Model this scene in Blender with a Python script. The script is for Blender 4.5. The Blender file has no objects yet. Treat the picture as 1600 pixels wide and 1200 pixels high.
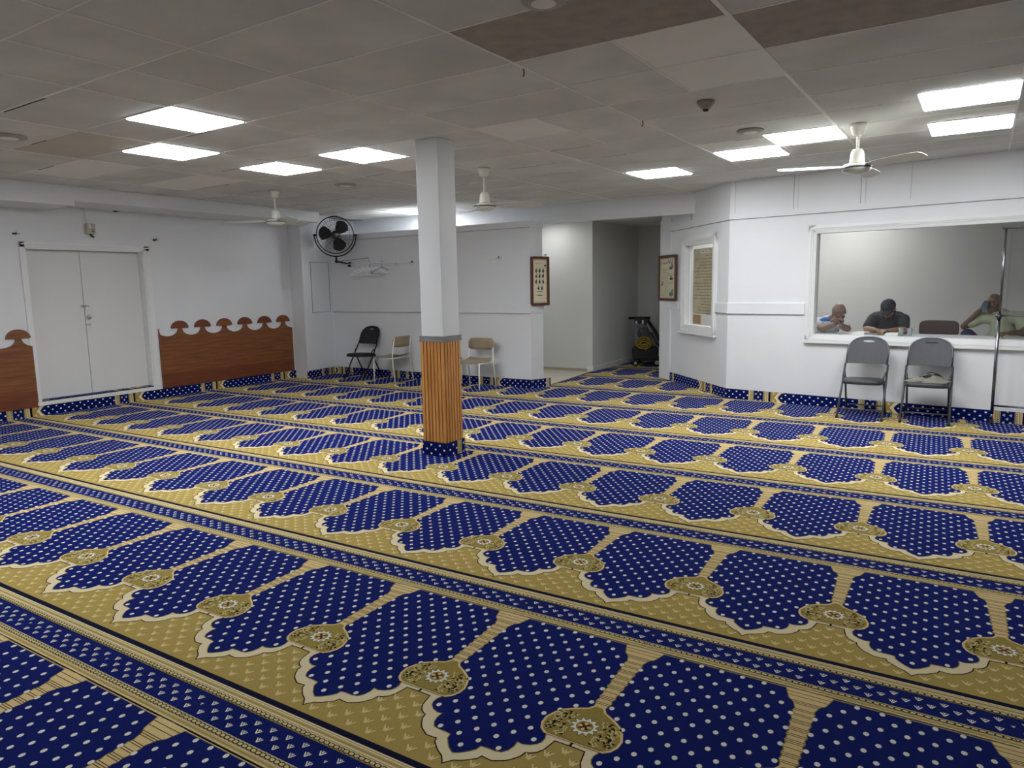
import bpy, bmesh, math, random
import numpy as np
from mathutils import Vector, Matrix
random.seed(7)
rng = np.random.default_rng(7)
SC = bpy.context.scene
COL = SC.collection
PI = math.pi

# ------------------------------------------------------------------ camera
YAW, PITCH, ROLL, FOC, EYE = -0.5557, -0.1373, -0.0175, 1107.6, 1.512
H = 2.771                                     # ceiling height
fw = Vector((math.sin(YAW)*math.cos(PITCH), math.cos(YAW)*math.cos(PITCH), math.sin(PITCH)))
rt = Vector((math.cos(YAW), -math.sin(YAW), 0)); up = rt.cross(fw)
c_, s_ = math.cos(ROLL), math.sin(ROLL)
rt, up = rt*c_ + up*s_, up*c_ - rt*s_
cam_d = bpy.data.cameras.new('camera'); cam = bpy.data.objects.new('camera', cam_d); COL.objects.link(cam)
M = Matrix((rt, up, -fw)).transposed().to_4x4(); M.translation = Vector((0, 0, EYE))
cam.matrix_world = M
cam_d.sensor_width = 36; cam_d.lens = FOC/1600*36; cam_d.clip_start = .05; cam_d.clip_end = 100
SC.camera = cam

# ------------------------------------------------------------------ world, exposure
w = bpy.data.worlds.new('world'); SC.world = w; w.use_nodes = True
w.node_tree.nodes['Background'].inputs[0].default_value = (.55, .6, .7, 1)
w.node_tree.nodes['Background'].inputs[1].default_value = .02
SC.view_settings.view_transform = 'Standard'; SC.view_settings.look = 'None'
SC.view_settings.gamma = 1; SC.view_settings.use_curve_mapping = False
SC.view_settings.exposure = 0.60
SC.cycles.use_denoising = True
SC.cycles.max_bounces = 8; SC.cycles.diffuse_bounces = 5
SC.cycles.sample_clamp_indirect = 6
LIGHT = 17.0                                   # ceiling panel strength (the panels are the room's light)

# ------------------------------------------------------------------ materials
MATS = {}
def hexc(r, g, b):
    f = lambda v: (v/255/12.92) if v/255 <= .04045 else ((v/255+.055)/1.055)**2.4
    return (f(r), f(g), f(b), 1)
def mat(name, rgb, rough=.6, metal=0, noise=0, nscale=8, bump=0, bscale=60, spec=.5, sheen=0, alpha=1, trans=0, stretch=None, emit=0, rgb2=None, sheen_rgb=None):
    if name in MATS: return MATS[name]
    m = bpy.data.materials.new(name); m.use_nodes = True; nt = m.node_tree; n = nt.nodes; l = nt.links
    p = n['Principled BSDF']; p.inputs['Roughness'].default_value = rough; p.inputs['Metallic'].default_value = metal
    p.inputs['Specular IOR Level'].default_value = spec; p.inputs['Base Color'].default_value = hexc(*rgb)
    if sheen:
        p.inputs['Sheen Weight'].default_value = sheen; p.inputs['Sheen Roughness'].default_value = .6
        if sheen_rgb: p.inputs['Sheen Tint'].default_value = tuple(min(1, 1.6*x) for x in hexc(*sheen_rgb)[:3])+(1,)
    if trans: p.inputs['Transmission Weight'].default_value = trans; p.inputs['IOR'].default_value = 1.45
    if alpha < 1: p.inputs['Alpha'].default_value = alpha
    if emit: p.inputs['Emission Color'].default_value = hexc(*rgb); p.inputs['Emission Strength'].default_value = emit
    tc = n.new('ShaderNodeTexCoord'); mp = n.new('ShaderNodeMapping'); l.new(tc.outputs['Object'], mp.inputs[0])
    if stretch: mp.inputs['Scale'].default_value = stretch
    if noise:
        t = n.new('ShaderNodeTexNoise'); t.inputs['Scale'].default_value = nscale; t.inputs['Detail'].default_value = 5
        l.new(mp.outputs[0], t.inputs['Vector'])
        mx = n.new('ShaderNodeMix'); mx.data_type = 'RGBA'
        a = hexc(*rgb); b = hexc(*rgb2) if rgb2 else tuple(max(0, x*(1-noise)) for x in a[:3]) + (1,)
        mx.inputs[6].default_value = a; mx.inputs[7].default_value = b
        rp = n.new('ShaderNodeMapRange'); rp.inputs[1].default_value = .35; rp.inputs[2].default_value = .7
        l.new(t.outputs['Fac'], rp.inputs[0]); l.new(rp.outputs[0], mx.inputs[0]); l.new(mx.outputs[2], p.inputs['Base Color'])
    if bump:
        t2 = n.new('ShaderNodeTexNoise'); t2.inputs['Scale'].default_value = bscale; t2.inputs['Detail'].default_value = 3
        l.new(tc.outputs['Object'], t2.inputs['Vector'])
        b = n.new('ShaderNodeBump'); b.inputs['Strength'].default_value = bump; b.inputs['Distance'].default_value = .01
        l.new(t2.outputs['Fac'], b.inputs['Height']); l.new(b.outputs[0], p.inputs['Normal'])
    MATS[name] = m
    return m

paint   = mat('wall_paint', (229, 231, 235), .45, noise=.05, nscale=1.3, bump=.08, bscale=25)
paint_g = mat('hall_paint', (222, 223, 221), .5, noise=.05, nscale=1.1, bump=.06, bscale=25)
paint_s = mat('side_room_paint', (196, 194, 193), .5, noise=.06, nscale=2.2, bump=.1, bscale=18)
gloss   = mat('trim_gloss_paint', (232, 233, 234), .3, noise=.03, nscale=3)
doorp   = mat('door_paint', (222, 222, 222), .42, noise=.04, nscale=.8, bump=.05, bscale=14)
t_old   = mat('ceiling_tile_old', (228, 228, 225), .9, noise=.16, nscale=2.2, bump=.3, bscale=220)
t_grey  = mat('ceiling_tile_grey', (223, 223, 220), .9, noise=.15, nscale=1.7, bump=.3, bscale=200)
t_white = mat('ceiling_tile_smooth', (243, 242, 238), .7, noise=.04, nscale=3, bump=.04)
t_brown = mat('ceiling_tile_brown', (180, 170, 160), .95, noise=.2, nscale=9, bump=.3, bscale=240)
t_beige = mat('ceiling_tile_beige', (208, 202, 190), .9, noise=.06, nscale=3, bump=.2, bscale=200)
tee     = mat('ceiling_tee_metal', (246, 244, 240), .5, noise=.1, nscale=6)
chrome  = mat('chrome', (205, 205, 210), .16, metal=1)
rackm   = mat('rack_chrome', (128, 128, 134), .22, metal=1)
steel   = mat('dark_steel', (70, 72, 76), .35, metal=.7)
black   = mat('black_plastic', (18, 18, 22), .45)
blackm  = mat('black_metal', (14, 14, 18), .4, metal=.3)
wood    = mat('varnished_plywood', (138, 86, 46), .38, noise=.5, nscale=3.0, stretch=(1, .8, 16.0), rgb2=(106, 58, 28), bump=.05)
woodcap = mat('varnished_plywood_dark', (124, 66, 38), .38, noise=.3, nscale=4, stretch=(1, .8, 12), rgb2=(98, 50, 28))
panelw  = mat('pine_board', (216, 156, 86), .35, noise=.4, nscale=5, stretch=(3, 3, .5), rgb2=(190, 124, 60), bump=.05)
groove  = mat('board_groove', (48, 24, 10), .7)
tape    = mat('grey_tape', (140, 141, 145), .4, noise=.35, nscale=6, stretch=(1, 1, 8))
tile_b  = mat('beige_floor_tile', (205, 198, 182), .35, noise=.08, nscale=4)
glassm  = mat('glass', (245, 248, 248), .02, trans=1, spec=.5)

def clear_glass():
    m = bpy.data.materials.new('window_glass'); m.use_nodes = True; nt = m.node_tree; nt.nodes.clear()
    o = nt.nodes.new('ShaderNodeOutputMaterial'); mx = nt.nodes.new('ShaderNodeMixShader')
    t = nt.nodes.new('ShaderNodeBsdfTransparent'); g = nt.nodes.new('ShaderNodeBsdfGlossy'); g.inputs['Roughness'].default_value = .03
    t.inputs[0].default_value = (.93, .94, .94, 1)
    lw = nt.nodes.new('ShaderNodeLayerWeight'); pw = nt.nodes.new('ShaderNodeMath'); pw.operation = 'POWER'; pw.inputs[1].default_value = 4
    ma = nt.nodes.new('ShaderNodeMath'); ma.operation = 'MULTIPLY_ADD'; ma.inputs[1].default_value = .5; ma.inputs[2].default_value = .03
    nt.links.new(lw.outputs['Facing'], pw.inputs[0]); nt.links.new(pw.outputs[0], ma.inputs[0])
    nt.links.new(ma.outputs[0], mx.inputs[0]); nt.links.new(t.outputs[0], mx.inputs[1]); nt.links.new(g.outputs[0], mx.inputs[2])
    nt.links.new(mx.outputs[0], o.inputs[0]); return m
winglass = clear_glass()
lens = mat('light_lens', (249, 252, 253), .4, emit=LIGHT)
lens_s = mat('side_room_light_lens', (250, 250, 245), .4, emit=17)

# carpet yarns
def yarn(name, rgb, n=.35, sheen=.25): return mat(name, rgb, .95, noise=n, nscale=260, bump=.5, bscale=420, spec=.1, sheen=sheen, sheen_rgb=rgb)
Y = dict(gold=yarn('yarn_olive_gold', (186, 162, 92), .35, .4), cream=yarn('yarn_cream', (246, 228, 186), .18, .4), navy=yarn('yarn_navy', (8, 25, 98), .4, .6),
         dark=yarn('yarn_dark_line', (44, 34, 18)), tan=yarn('yarn_tan', (236, 206, 148), .2), white=yarn('yarn_white', (244, 242, 230), .1),
         olive=yarn('yarn_olive', (166, 146, 76)), brown=yarn('yarn_brown', (92, 54, 40)), pale=yarn('yarn_pale_gold', (232, 214, 154), .2),
         ochre=yarn('yarn_ochre', (210, 186, 120), .3), black=yarn('yarn_blackish', (14, 16, 48), .3))
YN = list(Y.keys())

# ------------------------------------------------------------------ mesh helpers
def link(name, me, m=None, parent=None):
    o = bpy.data.objects.new(name, me); COL.objects.link(o)
    if m is not None:
        for x in (m if isinstance(m, (list, tuple)) else [m]): me.materials.append(x)
    if parent is not None: o.parent = parent
    return o
class MB:
    def __init__(s): s.v = []; s.f = []; s.mi = []; s.sm = []
    def add(s, vs, fs, mi=0, T=None, smooth=False):
        b = len(s.v)
        for p in vs:
            s.v.append(tuple(T(p)) if T else tuple(p))
        for f in fs: s.f.append([b+i for i in f]); s.mi.append(mi); s.sm.append(smooth)
        return s
    def box(s, a, b, mi=0, T=None, taper=None):
        x0, y0, z0 = a; x1, y1, z1 = b
        vs = [(x0,y0,z0),(x1,y0,z0),(x1,y1,z0),(x0,y1,z0),(x0,y0,z1),(x1,y0,z1),(x1,y1,z1),(x0,y1,z1)]
        if taper:
            cx, cy = (x0+x1)/2, (y0+y1)/2
            vs = vs[:4] + [(cx+(x-cx)*taper, cy+(y-cy)*taper, z) for x, y, z in vs[4:]]
        return s.add(vs, [(3,2,1,0),(4,5,6,7),(0,1,5,4),(1,2,6,5),(2,3,7,6),(3,0,4,7)], mi, T)
    def tube(s, path, r, n=8, mi=0, T=None, closed=False):
        P = [Vector(p) for p in path]; k = len(P); rr = r if isinstance(r, (list, tuple)) else [r]*k
        vs = []; fs = []; prev = None
        for i, p in enumerate(P):
            if closed: d = (P[(i+1) % k]-P[i-1])
            else: d = (P[min(i+1, k-1)]-P[max(i-1, 0)])
            if d.length < 1e-9: d = Vector((0, 0, 1))
            d.normalize()
            a = prev - d*prev.dot(d) if prev is not None else None
            if a is None or a.length < 1e-4:
                a = d.cross(Vector((0, 0, 1)));
                if a.length < .1: a = d.cross(Vector((1, 0, 0)))
            a.normalize(); prev = a; b = d.cross(a)
            for j in range(n):
                t = 2*PI*j/n; vs.append(p + (a*math.cos(t)+b*math.sin(t))*rr[i])
        for i in range(k if closed else k-1):
            i2 = (i+1) % k
            for j in range(n):
                fs.append((i*n+j, i*n+(j+1) % n, i2*n+(j+1) % n, i2*n+j))
        if not closed: fs += [tuple(range(n-1, -1, -1)), tuple((k-1)*n+j for j in range(n))]
        return s.add(vs, fs, mi, T, True)
    def lathe(s, prof, c=(0, 0, 0), n=24, mi=0, T=None):
        vs = []; fs = []; k = len(prof)
        for r, z in prof:
            for j in range(n):
                t = 2*PI*j/n; vs.append((c[0]+r*math.cos(t), c[1]+r*math.sin(t), c[2]+z))
        for i in range(k-1):
            for j in range(n): fs.append((i*n+j, i*n+(j+1) % n, (i+1)*n+(j+1) % n, (i+1)*n+j))
        fs += [tuple(range(n-1, -1, -1)), tuple((k-1)*n+j for j in range(n))]
        return s.add(vs, fs, mi, T, True)
    def prism(s, poly, d0, d1, mi=0, T=None, smooth=False):
        # poly in (a, b) -> vertices (a, d, b)
        k = len(poly); vs = [(a, d0, b) for a, b in poly]+[(a, d1, b) for a, b in poly]
        return s.add(vs, [tuple(range(k)), tuple(range(2*k-1, k-1, -1))]+[(i, (i+1) % k, k+(i+1) % k, k+i) for i in range(k)], mi, T)
    def ell(s, c, r, n=16, m=10, mi=0, T=None, R=None):
        vs = []; fs = []
        for i in range(m+1):
            ph = PI*i/m
            for j in range(n):
                t = 2*PI*j/n
                q = Vector((r[0]*math.sin(ph)*math.cos(t), r[1]*math.sin(ph)*math.sin(t), r[2]*math.cos(ph)))
                if R is not None: q = R @ q
                vs.append(Vector(c)+q)
        for i in range(m):
            for j in range(n): fs.append((i*n+j, (i+1)*n+j, (i+1)*n+(j+1) % n, i*n+(j+1) % n))
        return s.add(vs, fs, mi, T, True)
    def mesh(s, name, bevel=0):
        me = bpy.data.meshes.new(name); me.from_pydata(s.v, [], s.f)
        me.polygons.foreach_set('material_index', s.mi); me.polygons.foreach_set('use_smooth', s.sm)
        bm = bmesh.new(); bm.from_mesh(me); bmesh.ops.remove_doubles(bm, verts=bm.verts, dist=1e-6)
        bmesh.ops.recalc_face_normals(bm, faces=bm.faces)
        bm.to_mesh(me); bm.free(); me.update(); return me
    def build(s, name, m, parent=None, bevel=0, seg=2):
        o = link(name, s.mesh(name), m, parent)
        if bevel:
            b = o.modifiers.new('bevel', 'BEVEL'); b.width = bevel; b.segments = seg; b.limit_method = 'ANGLE'; b.angle_limit = .6
        return o
def plane_T(A, B, n):
    A = Vector((A[0], A[1], 0)); B = Vector((B[0], B[1], 0)); t = (B-A).normalized(); nn = Vector((n[0], n[1], 0)).normalized()
    return lambda p: A + t*p[0] + nn*p[1] + Vector((0, 0, p[2]))
LWT = plane_T((-9.65, 0), (-9.65, 9), (1, 0))
HWT = plane_T((-9.44, 9.15), (-5.24, 9.0), (-.0357, -.999))
ENT = plane_T((-5.24, 9.0), (-5.12, 9.34), (.943, -.333))
RWT = plane_T((-2.48, 9.33), (.6, 8.87), (-.1477, -.989))
AWT = plane_T((-2.48, 9.33), (-3.75, 10.75), (-.745, -.667))
BMT = plane_T((-9.65, 10.02), (-3.1, 10.12), (.015, -1))
PIT = plane_T((-9.32, 8.40), (-9.42, 9.15), (.991, .132))
def empty(name, loc=(0, 0, 0), rz=0):
    o = bpy.data.objects.new(name, None); COL.objects.link(o); o.location = loc; o.rotation_euler = (0, 0, rz); o.empty_display_size = .1
    return o
def tag(o, label=None, cat=None, group=None, kind=None):
    if label: o['label'] = label
    if cat: o['category'] = cat
    if group: o['group'] = group
    if kind: o['kind'] = kind
    return o
def struct(o, label=None, cat=None):
    o['kind'] = 'structure'
    if label: o['label'] = label
    if cat: o['category'] = cat
    return o
def copy_tree(o, parent=None):
    c = o.copy(); COL.objects.link(c)
    if parent is not None: c.parent = parent
    for ch in list(o.children): copy_tree(ch, c)
    return c
def slab(mb, T, s0, s1, z0, z1, th, holes=(), mi=0):
    ss = sorted({s0, s1, *[h[0] for h in holes], *[h[1] for h in holes]})
    zs = sorted({z0, z1, *[h[2] for h in holes], *[h[3] for h in holes]})
    for a, b in zip(ss, ss[1:]):
        for c, d in zip(zs, zs[1:]):
            if any(h[0] <= (a+b)/2 <= h[1] and h[2] <= (c+d)/2 <= h[3] for h in holes): continue
            mb.box((a, -th, c), (b, 0, d), mi, T)
    return mb

# ------------------------------------------------------------------ carpet pattern (one niche of the prayer carpet, repeated)
P_, W_ = .6383, 1.3128
XO, YO, SH = -4.8242, 2.0323, -.018
def inset(poly, d):
    out = []; k = len(poly)
    ar = sum(poly[i][0]*poly[(i+1) % k][1]-poly[(i+1) % k][0]*poly[i][1] for i in range(k))
    sg = 1 if ar > 0 else -1
    for i in range(k):
        a = Vector(poly[i-1]); b = Vector(poly[i]); c = Vector(poly[(i+1) % k])
        e1 = (b-a); e2 = (c-b)
        n1 = Vector((-e1.y, e1.x)); n2 = Vector((-e2.y, e2.x))
        n1 = n1.normalized() if n1.length > 1e-9 else n2.normalized(); n2 = n2.normalized() if n2.length > 1e-9 else n1
        n = n1+n2
        if n.length < .3: n = n1
        n = n.normalized(); kf = 1/max(.55, n.dot(n1))
        q = b + n*d*kf*sg; out.append((q.x, q.y))
    return out
def inside(q, poly):
    x, y = q; r = False; k = len(poly); j = k-1
    for i in range(k):
        xi, yi = poly[i]; xj, yj = poly[j]
        if (yi > y) != (yj > y) and x < (xj-xi)*(y-yi)/(yj-yi)+xi: r = not r
        j = i
    return r
def scal(pts):        # half outline in j-units mirrored about .5, returned in metres
    L = [(a*P_, b) for a, b in pts]; R = [((1-a)*P_, b) for a, b in reversed(pts[:-1])]
    return L+R
CELL = []            # (yarn, layer, points)
def cp(y, lay, pts): CELL.append((y, lay, pts))
def rect(a, b, c, d): return [(a, c), (b, c), (b, d), (a, d)]
V0, V1 = .885-W_, .885
cp('gold', 0, rect(0, P_, V0, V1))
out_half = [(0, -.114), (.083, -.116), (.092, -.145), (.10, -.172), (.122, -.197), (.153, -.212), (.172, -.216), (.180, -.240), (.206, -.266), (.230, -.283), (.258, -.294), (.29, -.306), (.335, -.305), (.352, -.303), (.362, -.320), (.388, -.335), (.42, -.352), (.46, -.366), (.485, -.384), (.5, -.399)]
outl = scal(out_half)
cp('dark', 1, outl+[(P_, .61), (0, .61)])
cp('cream', 2, [(x, y+.0045) for x, y in inset(outl+[(P_, .61), (0, .61)], .0035)[0:]] if 0 else (lambda q: [(min(max(x, 0), P_), y) for x, y in q])(inset(outl+[(P_, .62), (0, .62)], .0048)))
# olive shading flecks on the cream border
for a in np.linspace(.09, .91, 34):
    pass
# borders
cp('black', 2, rect(0, P_, .858, .885))
cp('cream', 2, rect(0, P_, .790, .858)); cp('navy', 2, rect(0, P_, .668, .792)); cp('cream', 2, rect(0, P_, .606, .668))
for a, b, y in [(.848, .851, 'olive'), (.828, .843, 'ochre'), (.833, .836, 'olive'), (.818, .821, 'olive'), (.796, .8135, 'ochre'), (.792, .795, 'olive'), (.663, .665, 'olive'),
             (.6445, .661, 'ochre'), (.620, .637, 'ochre'), (.626, .629, 'olive'), (.6405, .6425, 'olive'), (.612, .614, 'olive')]:
    cp(y, 3 if y == 'ochre' else 4, rect(0, P_, a, b))
def ellp(cx, cy, rx, ry, n=8, ph=0): return [(cx+rx*math.cos(2*PI*i/n+ph), cy+ry*math.sin(2*PI*i/n+ph)) for i in range(n)]
NC = 28
for i in range(NC):
    for cy in (.8048, .6528):
        x = (i+.5)/NC*P_
        cp('dark', 5, ellp(x, cy, .0146, .0105)); cp('pale', 6, ellp(x, cy, .0104, .0068))
        cp('dark', 7, ellp(x+.5*P_/NC if i < NC-1 else x, cy, .0028, .0055, 6))
# tridents on the navy band
def trident(cx, cy, s, y, lay):
    for q in [[(-1.0, .35), (-.78, .5), (0, -.55), (.78, .5), (1.0, .35), (.15, -1.0), (-.15, -1.0)],
              [(-.13, -.2), (.13, -.2), (.2, .3), (0, .7), (-.2, .3)], [(-.42, .3), (-.26, .2), (-.30, .62), (-.44, .62)], [(.42, .3), (.26, .2), (.30, .62), (.44, .62)]]:
        pp = [(cx+a*s, cy+b*s) for a, b in q]
        if all(0 <= x <= P_ for x, _ in pp): cp(y, lay, pp)
for k in range(9):
    trident((.105+.125*k)*P_, .7300, .0145, 'white', 4)
    for v in (.700, .760): trident((.0425+.125*k)*P_, v, .0145, 'white', 4)
# trident motifs on the gold ground
def gmotif(cx, cy, s):
    for q in [[(-1.1, .75), (-.9, .9), (-.25, .1), (0, .9), (.25, .1), (.9, .9), (1.1, .75), (.45, -.35), (.3, -.8), (0, -.55), (-.3, -.8), (-.45, -.35)]]:
        pp = [(cx+a*s, cy+b*s) for a, b in q]
        if all(.001 <= x <= P_-.001 for x, _ in pp): cp('pale', 1, pp)
for k in range(0, 15):
    for m in range(0, 4):
        cy = -.145-.0815*m-(.0405 if k % 2 else 0); cx = k/14*P_
        if cx < .03: cx += .0
        if V0+.015 < cy < -.13:
            s = .0185
            if inside((cx, cy+.012), outl+[(P_, .61), (0, .61)]): continue
            if k in (0, 14):
                if k == 0: continue
                CELL.append(('pale', 1, [(P_+a*s, cy+b*s) for a, b in [(-1.1, .75), (-.9, .9), (-.25, .1), (0, .9), (.25, .1), (.9, .9), (1.1, .75), (.45, -.35), (.3, -.8), (0, -.55), (-.3, -.8), (-.45, -.35)]]))
            else: gmotif(cx, cy, s)
# divider between niches: tan columns with dark lines
cp('tan', 3, rect(0, .125*P_, .10, .608)); cp('tan', 3, rect(P_-.125*P_, P_, .10, .608))
rr = random.Random(3); v = .115
while v < .60:
    for g in range(rr.choice((1, 2, 2, 3))):
        if v < .60:
            cp('dark', 4, rect(0, .13*P_, v, v+.003)); cp('dark', 4, rect(P_-.13*P_, P_, v, v+.003))
        v += .0095
    v += rr.uniform(.012, .024)
# the navy niche itself
side = []
zz = [(.036, .128)]+[(.040+.016*q/22+(.009 if q%2 else 0)+(.0 if q < 20 else .018*(q-19)), .150+q*.0185) for q in range(23)]+[(.130, .600)]
nav_low = [(.036, .128), (.060, .100), (.12, .078), (.165, .055), (.200, .022), (.219, -.012), (.218, -.040), (.200, -.066), (.175, -.084), (.155, -.098), (.143, -.120), (.144, -.140), (.155, -.156), (.185, -.173), (.222, -.182), (.256, -.179),
           (.252, -.205), (.262, -.232), (.285, -.252), (.32, -.257), (.365, -.257), (.404, -.260), (.410, -.282), (.43, -.298), (.46, -.318), (.485, -.329), (.5, -.334)]
navy = scal(nav_low)
hi = [(a*P_, b) for a, b in zz[1:]]
navy_poly = navy + [(P_-x, y) for x, y in hi] + list(reversed(hi))
cp('olive', 4, inset(navy_poly, -.0035)); cp('navy', 5, navy_poly)
inn = inset(navy_poly, .004)
for m in range(-4, 8):
    for h in (0, 1):
        for k in range(-1, 9):
            cx = (.125*k+(.0625 if h else 0)+.0)*P_; cy = -.0945+.0975*m+(.04875 if h else 0)
            if inside((cx, cy), inn): cp('white', 6, ellp(cx, cy, .0096, .0116, 8, PI/8))
# medallion centred on the seam between two niches (overlaps into the next cell)
mh = [(.028, .140), (.055, .112), (.12, .088), (.17, .064), (.206, .030), (.229, -.010), (.226, -.045), (.205, -.076), (.17, -.095)]
med = [(a*P_, b) for a, b in mh]; med = med + [(-x, y) for x, y in reversed(med)]
def M_(y, lay, pts): cp(y, lay, [(x, v) for x, v in pts])
M_('tan', 6, med); M_('olive', 7, inset(med, .009))
M_('dark', 8, rect(-.155*P_, .155*P_, -.0885, -.0865)); M_('dark', 8, rect(-.17*P_, .17*P_, -.0965, -.095))
star = []
for i in range(24):
    r = .052 if i % 2 == 0 else .036
    star.append((r*math.cos(2*PI*i/24)*1.0, .004+r*math.sin(2*PI*i/24)))
M_('dark', 8, [(x*1.07, (y-.004)*1.07+.004) for x, y in star]); M_('white', 9, star); M_('olive', 10, ellp(0, .004, .031, .031, 12))
for i in range(8):
    a = 2*PI*i/8; M_('brown' if i % 2 else 'tan', 11, [(x*math.cos(a)-y*math.sin(a), .004+x*math.sin(a)+y*math.cos(a)) for x, y in [(.006, 0), (.016, .007), (.027, 0), (.016, -.007)]])
M_('brown', 12, ellp(0, .004, .009, .009))
rr = random.Random(11)
for sx in (-1, 1):
    rr = random.Random(11)
    for i in range(80):
        x = rr.uniform(.05, .14); y = rr.uniform(-.075, .06); a = rr.uniform(0, PI)
        if not inside((x, y), inset(med, .016)) or (x*x+(y-.004)**2) < .058**2: continue
        dx, dy = math.cos(a), math.sin(a); L, Wd = (.011, .0022) if i % 3 else (.006, .0036)
        M_('pale' if i % 3 else 'dark', 8, [(sx*(x+dx*L-dy*Wd), y+dy*L+dx*Wd), (sx*(x-dx*L-dy*Wd), y-dy*L+dx*Wd), (sx*(x-dx*L+dy*Wd), y-dy*L-dx*Wd), (sx*(x+dx*L+dy*Wd), y+dy*L-dx*Wd)])
LAY = .00025
def cell_arrays():
    vs = []; st = []; ln = []; mi = []; n = 0
    for y, lay, pts in CELL:
        ar = sum(pts[i][0]*pts[(i+1) % len(pts)][1]-pts[(i+1) % len(pts)][0]*pts[i][1] for i in range(len(pts)))
        pp = pts if ar > 0 else pts[::-1]
        # top face slightly raised: yarn thickness
        for a, b in pp: vs.append((a, b, .004+lay*LAY))
        st.append(n); ln.append(len(pp)); mi.append(YN.index(y)); n += len(pp)
    return np.array(vs), np.array(st), np.array(ln), np.array(mi)
cv, cst, cln, cmi = cell_arrays()
cells = []
for k in range(-3, 9):
    for j in range(-9, 15):
        cx = XO+(j+.5)*P_+SH*(k*W_); cy = YO+k*W_+.25
        if cx < -10.1 or cx > 3.7: continue
        if cy > 9.9 and cx > -2.2: continue
        if cy > 9.6 and cx < -5.9: continue
        cells.append((j, k))
N = len(cells); nv = len(cv)
offs = np.array([(XO+j*P_, YO+k*W_, 0) for j, k in cells])
V = (cv[None]+offs[:, None]); V[..., 0] += SH*(V[..., 1]-YO)
V = V.reshape(-1, 3)
me = bpy.data.meshes.new('floor'); me.vertices.add(N*nv); me.vertices.foreach_set('co', V.astype(np.float32).ravel())
me.loops.add(N*nv); me.loops.foreach_set('vertex_index', np.arange(N*nv, dtype=np.int32))
me.polygons.add(N*len(cst)); me.polygons.foreach_set('loop_start', (cst[None]+np.arange(N)[:, None]*nv).ravel().astype(np.int32))
me.polygons.foreach_set('material_index', np.tile(cmi, N).astype(np.int32))
for y in YN: me.materials.append(Y[y])
me.update(calc_edges=True); me.validate()
fl = bpy.data.objects.new('floor', me); COL.objects.link(fl); struct(fl, 'blue and gold prayer carpet woven with rows of dotted niches', 'carpet floor')
MB().box((-9.9, -3.1, -.06), (3.6, 13.6, 0)).build('subfloor', mat('concrete', (120, 118, 112), .9, noise=.2), fl)

def strip(name, T, s0, s1, off, direc=1, z0=0, h=.13, u0=.40, d=.012, parent=None):
    """carpet turned up the wall: a slice across the pattern; v = direc*(s-off)"""
    bm = bmesh.new(); lay_off = []
    vmin, vmax = sorted((direc*(s0-off), direc*(s1-off)))
    for kk in range(int(math.floor((vmin-V0)/W_)), int(math.floor((vmax-V0)/W_))+1):
        for (y, lay, pts) in CELL:
            if min(p[0] for p in pts) > u0*P_+h or max(p[0] for p in pts) < u0*P_: continue
            try: f = bm.faces.new([bm.verts.new((a, b+kk*W_, lay*LAY)) for a, b in pts]); f.material_index = YN.index(y)
            except ValueError: pass
    for co, no in [((u0*P_, 0, 0), (-1, 0, 0)), ((u0*P_+h, 0, 0), (1, 0, 0)), ((0, vmin, 0), (0, -1, 0)), ((0, vmax, 0), (0, 1, 0))]:
        bmesh.ops.bisect_plane(bm, geom=bm.verts[:]+bm.edges[:]+bm.faces[:], plane_co=co, plane_no=no, clear_outer=True)
    for v in bm.verts:
        u, vv, l = v.co; v.co = T((off+direc*vv, d+l, z0+u-u0*P_))
    # backing
    pts = [(s0, 0), (s1, 0), (s1, d-.0005), (s0, d-.0005)]
    b0 = [bm.verts.new(T((a, b, z0))) for a, b in pts]; b1 = [bm.verts.new(T((a, b, z0+h))) for a, b in pts]
    gi = YN.index('black')
    for q in ([b1[0], b1[1], b1[2], b1[3]], [b0[0], b0[1], b1[1], b1[0]], [b0[1], b0[2], b1[2], b1[1]], [b0[2], b0[3], b1[3], b1[2]], [b0[3], b0[0], b1[0], b1[3]]):
        f = bm.faces.new(q); f.material_index = gi
    me = bpy.data.meshes.new(name); bm.to_mesh(me); bm.free()
    for y in YN: me.materials.append(Y[y])
    o = link(name, me, None, parent)
    if parent is None: struct(o)
    return o
strip('baseboard_left', LWT, -2, 8.42, YO, 1)
strip('baseboard_pilaster', PIT, -.02, .79, -.25, 1, u0=.38)
o = strip('baseboard_far', HWT, 0.0, 2.3, 1.068, -1)
strip('baseboard_partition', HWT, 2.3, 4.21, 2.65, 1)
strip('baseboard_partition_end', ENT, -.01, .36, -.33, 1)
strip('baseboard_right', RWT, 0, 6, -.29, 1)
strip('baseboard_angled', AWT, 0, 2.28, -.22, 1)

# ------------------------------------------------------------------ walls
def wall(name, T, s0, s1, z0, z1, th, m, holes=(), extra=None, bevel=0):
    mb = MB(); slab(mb, T, s0, s1, z0, z1, th, holes)
    if extra: extra(mb)
    return struct(mb.build(name, m))
wall('wall_left', LWT, -3, 10.3, 0, H, .3, paint, [(4.34, 5.85, .18, 2.09)])
def bulk(mb):
    pass
mb = MB()
mb.box((-3, 0, 2.545), (4.62, .72, H), 0, LWT); mb.box((4.62, 0, 2.605), (8.5, .70, H), 0, LWT)
struct(mb.build('trim_1', paint))                            # soffit along the left wall
mb = MB(); mb.add([(-9.65, 8.42, 0), (-9.32, 8.40, 0), (-9.42, 9.16, 0), (-9.65, 9.16, 0), (-9.65, 8.42, H), (-9.32, 8.40, H), (-9.42, 9.16, H), (-9.65, 9.16, H)],
    [(0, 1, 2, 3), (4, 5, 6, 7), (0, 1, 5, 4), (1, 2, 6, 5), (2, 3, 7, 6), (3, 0, 4, 7)])
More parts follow.
